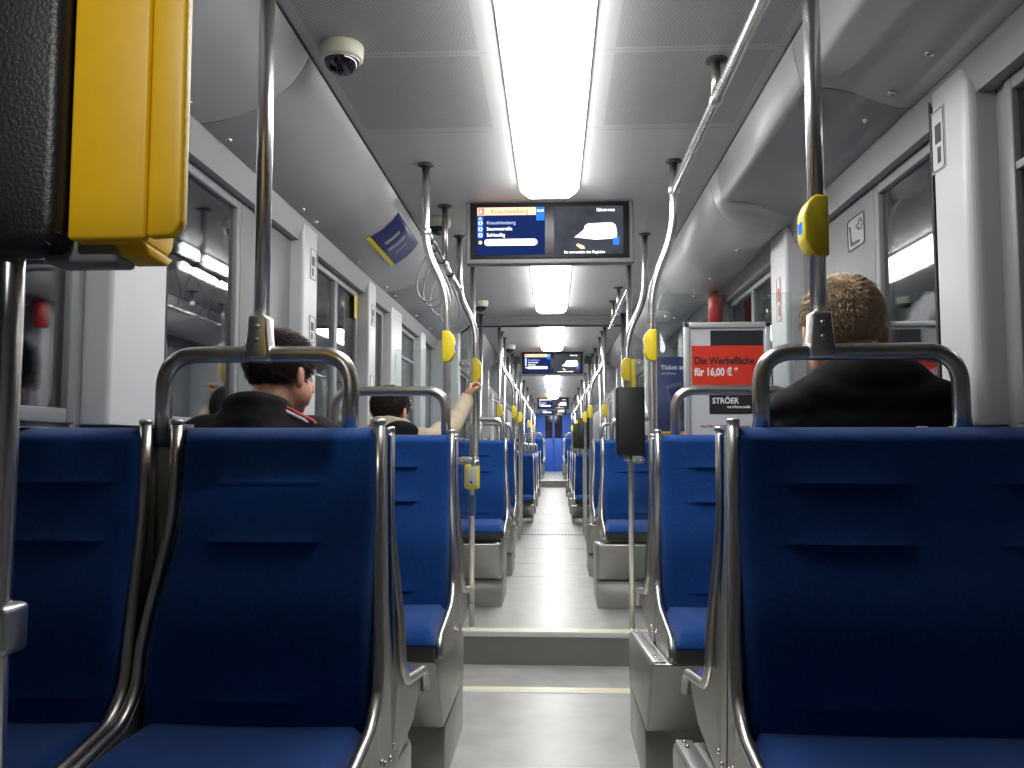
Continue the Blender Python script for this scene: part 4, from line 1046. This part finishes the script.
def hair(T, t, m, length=0.03, n=2600, spiky=0.5, crown=(0.0, -0.07, 0.085), seed=1, low=-0.055):
    rnd = random.Random(seed); b = MB(); c0 = Vector((0, -0.012, 0.035)); rr = Vector((0.078, 0.099, 0.086))
    R3 = T.to_3x3()
    def inside(p):  # hair region on the skull
        if p.y > 0.065 and p.z < 0.075: return False
        if p.y > -0.005 and p.z < 0.035 and not (p.y < 0.03 and p.z > -0.01): return False
        if abs(p.y+0.004) < 0.024 and p.z < 0.022 and abs(p.x) > 0.05: return False
        return p.z > low
    # cap just over the skull so that no scalp shows
    vs = []; fs = []; seg, rings = 40, 26; ok = {}
    for i in range(rings+1):
        ph = PI*i/rings
        for k in range(seg):
            a = 2*PI*k/seg; p = c0+Vector((rr.x*math.sin(ph)*math.cos(a), rr.y*math.sin(ph)*math.sin(a), rr.z*math.cos(ph)))
            if p.z < 0.03: p = Vector((p.x*(1+0.10*(0.03-p.z)/0.1), min(p.y, 0.09), p.z))
            p += (p-c0).normalized()*(0.004+0.003*noise.noise(p*40)); ok[len(vs)] = inside(p); vs.append(T @ p)
    for i in range(rings):
        for k in range(seg):
            f = (i*seg+k, (i+1)*seg+k, (i+1)*seg+(k+1) % seg, i*seg+(k+1) % seg)
            if all(ok[j] for j in f): fs.append(f)
    b.add(vs, fs, True)
    cr = Vector(crown)
    for _ in range(n):
        while True:
            d = Vector((rnd.gauss(0, 1), rnd.gauss(0, 1), rnd.gauss(0, 1))).normalized(); p = c0+Vector((d.x*rr.x, d.y*rr.y, d.z*rr.z))
            if inside(p): break
        nrm = Vector((d.x/rr.x, d.y/rr.y, d.z/rr.z)).normalized()
        away = (p-cr); away = (away-nrm*away.dot(nrm)); away = away.normalized() if away.length > 1e-4 else Vector((1, 0, 0))
        swirl = nrm.cross(away)
        drt = (away*0.9+swirl*0.35+nrm*(0.30+spiky*rnd.random()*0.8)+Vector((rnd.gauss(0, .18), rnd.gauss(0, .18), rnd.gauss(0, .18)))).normalized()
        L = length*(0.6+0.7*rnd.random())*(0.55 if p.z < -0.02 else 1.0); w0 = 0.0019
        sd = nrm.cross(drt).normalized()
        p0 = p; p1 = p+drt*L*0.5+nrm*0.002; p2 = p+drt*L+away*L*0.15-nrm*L*0.12
        q = [p0-sd*w0, p0+sd*w0, p0+nrm*w0*0.9, p1-sd*w0*0.75, p1+sd*w0*0.75, p1+nrm*w0*0.7, p2]
        b.add([T @ x for x in q], [(0, 1, 4, 3), (1, 2, 5, 4), (2, 0, 3, 5), (3, 4, 6), (4, 5, 6), (5, 3, 6)], True)
    return b.build('hair', m, t)

def hand(mb, wrist, d, palm_n, size=1.0, curl=0.6, side=1):
    """wrist point, direction of fingers d, palm normal (towards the grip)"""
    d = Vector(d).normalized(); pn = Vector(palm_n); pn = (pn-d*pn.dot(d)).normalized(); x = d.cross(pn)*side; w_ = Vector(wrist)
    mb.cap(w_, w_+d*0.03, 0.024, 0.026)
    for k in (-1, -0.33, 0.33, 1): mb.cap(w_+d*0.02+x*k*0.014, w_+d*0.085+x*k*0.028, 0.017, 0.013)
    for k, L in ((-1, 0.070), (-0.33, 0.078), (0.33, 0.072), (1, 0.056)):
        p = w_+d*0.088+x*k*0.028; dd = d
        a = 0
        for seg_ in (0.45, 0.32, 0.23):
            a += curl; q = p+(d*math.cos(a)+pn*math.sin(a))*L*seg_; mb.cap(p, q, 0.0095, 0.0085); p = q
    p = w_+d*0.030-x*0.030; q = p+(d*0.6-x*0.6+pn*0.5).normalized()*0.038; mb.cap(p, q, 0.013, 0.011); r_ = q+(d*0.7+pn*0.7+x*0.2).normalized()*0.030; mb.cap(q, r_, 0.011, 0.009)

def person(label, hip, shoulder_c, headc, yaw, pitch, roll, hairm, hairlen, spiky, jm, tm, arms, knees, seed, crown=(0, -0.07, 0.085), sw=0.20, collar_=1.0, hood=False, hs=1.0, low=-0.055, extra=None):
    """seated person facing +Y.  world positions"""
    hip = Vector(hip); sc = Vector(shoulder_c); hc = Vector(headc)
    t = thing('person', label, 'person', (hip.x, hip.y, hip.z-0.10), 0); org = Vector((hip.x, hip.y, hip.z-0.10))
    T = Matrix.Translation(hc-org) @ Euler((pitch, roll, yaw), 'XYZ').to_matrix().to_4x4() @ Matrix.Scale(hs, 4)
    def W(p): return Vector(p)-org
    body = MB(); head_parts(body, T)
    h = W(hip); s = W(sc); nk = s+Vector((0, 0.0, 0.05))
    nb = T @ Vector((0, -0.040, -0.13)); body.cap(nb, nk, 0.055, 0.060)
    def torso(mb, g):
        for k in range(9):
            u = k/8; p = h.lerp(s, u); wx = (0.155+0.02*math.sin(PI*u))*(1-u)+sw*0.86*u; 
            mb.ell(p, (wx+g, 0.105+0.012*math.sin(PI*u)+g, 0.085+g*0.5))
        mb.cap(s+Vector((-sw+0.03, 0, 0)), s+Vector((sw-0.03, 0, 0)), 0.058+g, 0.058+g)
        mb.cap(s+Vector((-sw+0.03, 0, 0)), s+Vector((0, 0, 0.045)), 0.05+g, 0.05+g); mb.cap(s+Vector((sw-0.03, 0, 0)), s+Vector((0, 0, 0.045)), 0.05+g, 0.05+g)
    torso(body, 0.0); jk = MB(); torso(jk, 0.022); tr = MB(); sh = MB()
    for sd, (el, wr, hd, pn, cu) in zip((-1, 1), arms):
        S_ = s+Vector((sd*sw, 0, -0.005)); E_ = W(el); Wr = W(wr)
        body.cap(S_, E_, 0.045, 0.037); body.cap(E_, Wr, 0.037, 0.026)
        hand(body, Wr, hd, pn, curl=cu, side=sd)
        jk.cap(S_, E_, 0.070, 0.056); jk.cap(E_, Wr-(Wr-E_).normalized()*0.01, 0.056, 0.042)
    for sd, kn in zip((-1, 1), knees):
        a = h+Vector((sd*0.09, 0.02, -0.01)); K = W(kn[0]); A = W(kn[1])
        body.cap(a, K, 0.078, 0.055); body.cap(K, A, 0.053, 0.038); body.cap(A, A+Vector((0, 0.15, -0.035)), 0.036, 0.028)
        tr.cap(a, K, 0.094, 0.070); tr.cap(K, A+Vector((0, 0, 0.02)), 0.068, 0.056)
        b = MB(); b.cap(A+Vector((0, -0.02, -0.035)), A+Vector((0, 0.16, -0.045)), 0.046, 0.038); b.cap(A+Vector((0, 0, 0.02)), A+Vector((0, 0, -0.03)), 0.047, 0.047)
        ob = fuse(b, 'shoe', 'shoe', t, 0.008)
    tr.ell(h, (0.19, 0.135, 0.11))
    # collar
    cp = []
    for k in range(20):
        a = 2*PI*k/20; cp.append(nk+Vector((0.070*math.cos(a), -0.004+0.068*math.sin(a), 0.045-0.016*math.sin(a))))
    jk.tube(cp, 0.018*collar_, 10, closed=True); jk.tube([p+Vector((0, 0, -0.028)) for p in cp], 0.022*collar_, 10, closed=True); jk.tube([p+Vector((0, 0, -0.055)) for p in cp], 0.028*collar_, 10, closed=True)
    if hood:
        jk.ell(s+Vector((0.0, -0.070, 0.085)), (0.150, 0.075, 0.072)); jk.ell(s+Vector((0.0, -0.070, 0.045)), (0.21, 0.075, 0.07)); jk.ell(s+Vector((-0.08, -0.07, 0.05)), (0.12, 0.07, 0.062)); jk.ell(s+Vector((0.10, -0.07, 0.045)), (0.11, 0.07, 0.06))
        jk.ell(s+Vector((0.0, -0.075, -0.02)), (0.23, 0.072, 0.085)); jk.ell(s+Vector((-0.13, -0.06, 0.025)), (0.11, 0.07, 0.06))
    if extra: extra(jk, s, t, W)
    o = fuse(body, 'body', 'skin', t, 0.0065, 2)
    j = fuse(jk, 'jacket', jm, t, 0.009, 3); wrinkle(j, 0.006, 11)
    q = fuse(tr, 'trousers', tm, t, 0.010, 3)
    hair(T, t, hairm, hairlen, 6000, spiky, crown, seed, low); eyes(T, t)
    return t, T
# resting arms: hands on the thighs
def rest(x, y, z, sx, dy=0.0): return ((x+sx*0.27, y+0.02, z+0.17), (x+sx*0.15, y+0.25, z+0.11), (0, 1, -0.15), (0, 0, -1), 0.25)
# dark-haired man, left
p1, T1 = person('dark-haired young man in black jacket with white shoulder stripe, seen from behind at left', (-0.735, 2.16, 0.69), (-0.775, 2.20, 1.150), (-0.747, 2.30, 1.342),
    math.radians(-32), math.radians(-6), 0, 'hairdark', 0.028, 0.6, 'jblack', 'jeans', (rest(-0.735, 2.16, 0.62, -1), rest(-0.735, 2.16, 0.62, 1)),
    (((-0.84, 2.56, 0.66), (-0.84, 2.60, 0.10)), ((-0.64, 2.56, 0.66), (-0.64, 2.60, 0.10))), 3, sw=0.175, collar_=1.5, hs=0.95)
b = MB(); c_ = MB()
org = Vector((-0.735, 2.16, 0.59))
for mb, dz, dx in ((b, 0.0, 0.0), (c_, -0.003, 0.022)):
    pts = [Vector((-0.715+dx, 2.165, 1.250+dz)), Vector((-0.68+dx, 2.16, 1.232+dz)), Vector((-0.64+dx, 2.155, 1.214+dz)), Vector((-0.60+dx*0.5, 2.155, 1.18+dz))]
    mb.tube([p-org for p in pts], 0.006, 8)
b.build('shoulder_stripe', 'stripe', p1); c_.build('shoulder_stripe', 'stripered', p1)
# blond man, right
p2, T2 = person('blond man in thick black hooded jacket, seen from behind at right', (0.77, 2.14, 0.70), (0.755, 2.14, 1.215), (0.730, 2.17, 1.432),
    math.radians(4), math.radians(-12), math.radians(-5), 'hairblond', 0.022, 0.35, 'jblack', 'khaki',
    (((0.50, 2.30, 0.93), (0.60, 2.50, 0.76), (0.35, 1, -0.15), (0, 0, -1), 0.25), rest(0.77, 2.14, 0.63, 1)),
    (((0.60, 2.56, 0.66), (0.56, 2.60, 0.10)), ((0.90, 2.56, 0.66), (0.90, 2.60, 0.10))), 5, crown=(-0.0, -0.085, 0.085), sw=0.19, collar_=1.8, hood=True, hs=1.12, low=-0.062)
# beige jacket passenger, second row left
def pack(jk, s, t, W): pass
p3, T3 = person('passenger in beige jacket with black back, gripping the left bent pole', (-0.72, 3.66, 0.69), (-0.745, 3.86, 1.15), (-0.757, 3.92, 1.300),
    math.radians(-25), math.radians(-10), 0, 'hairblack', 0.026, 0.5, 'jbeige', 'jeans',
    (rest(-0.70, 3.70, 0.62, -1), ((-0.515, 4.20, 1.235), (-0.468, 4.52, 1.385), (0.10, 0.55, 0.85), (0.9, 0.3, -0.25), 0.75)),
    (((-0.80, 4.02, 0.62), (-0.80, 4.02, 0.09)), ((-0.60, 4.02, 0.62), (-0.60, 4.00, 0.09))), 9, sw=0.165, collar_=1.3, hs=0.95)
b = MB(); b.ell(Vector((-0.70, 3.775, 1.10))-Vector((-0.72, 3.66, 0.59)), (0.125, 0.055, 0.15)); b.ell(Vector((-0.69, 3.79, 1.215))-Vector((-0.72, 3.66, 0.59)), (0.085, 0.055, 0.045))
fuse(b, 'black_hood', 'jblack', p3, 0.008)
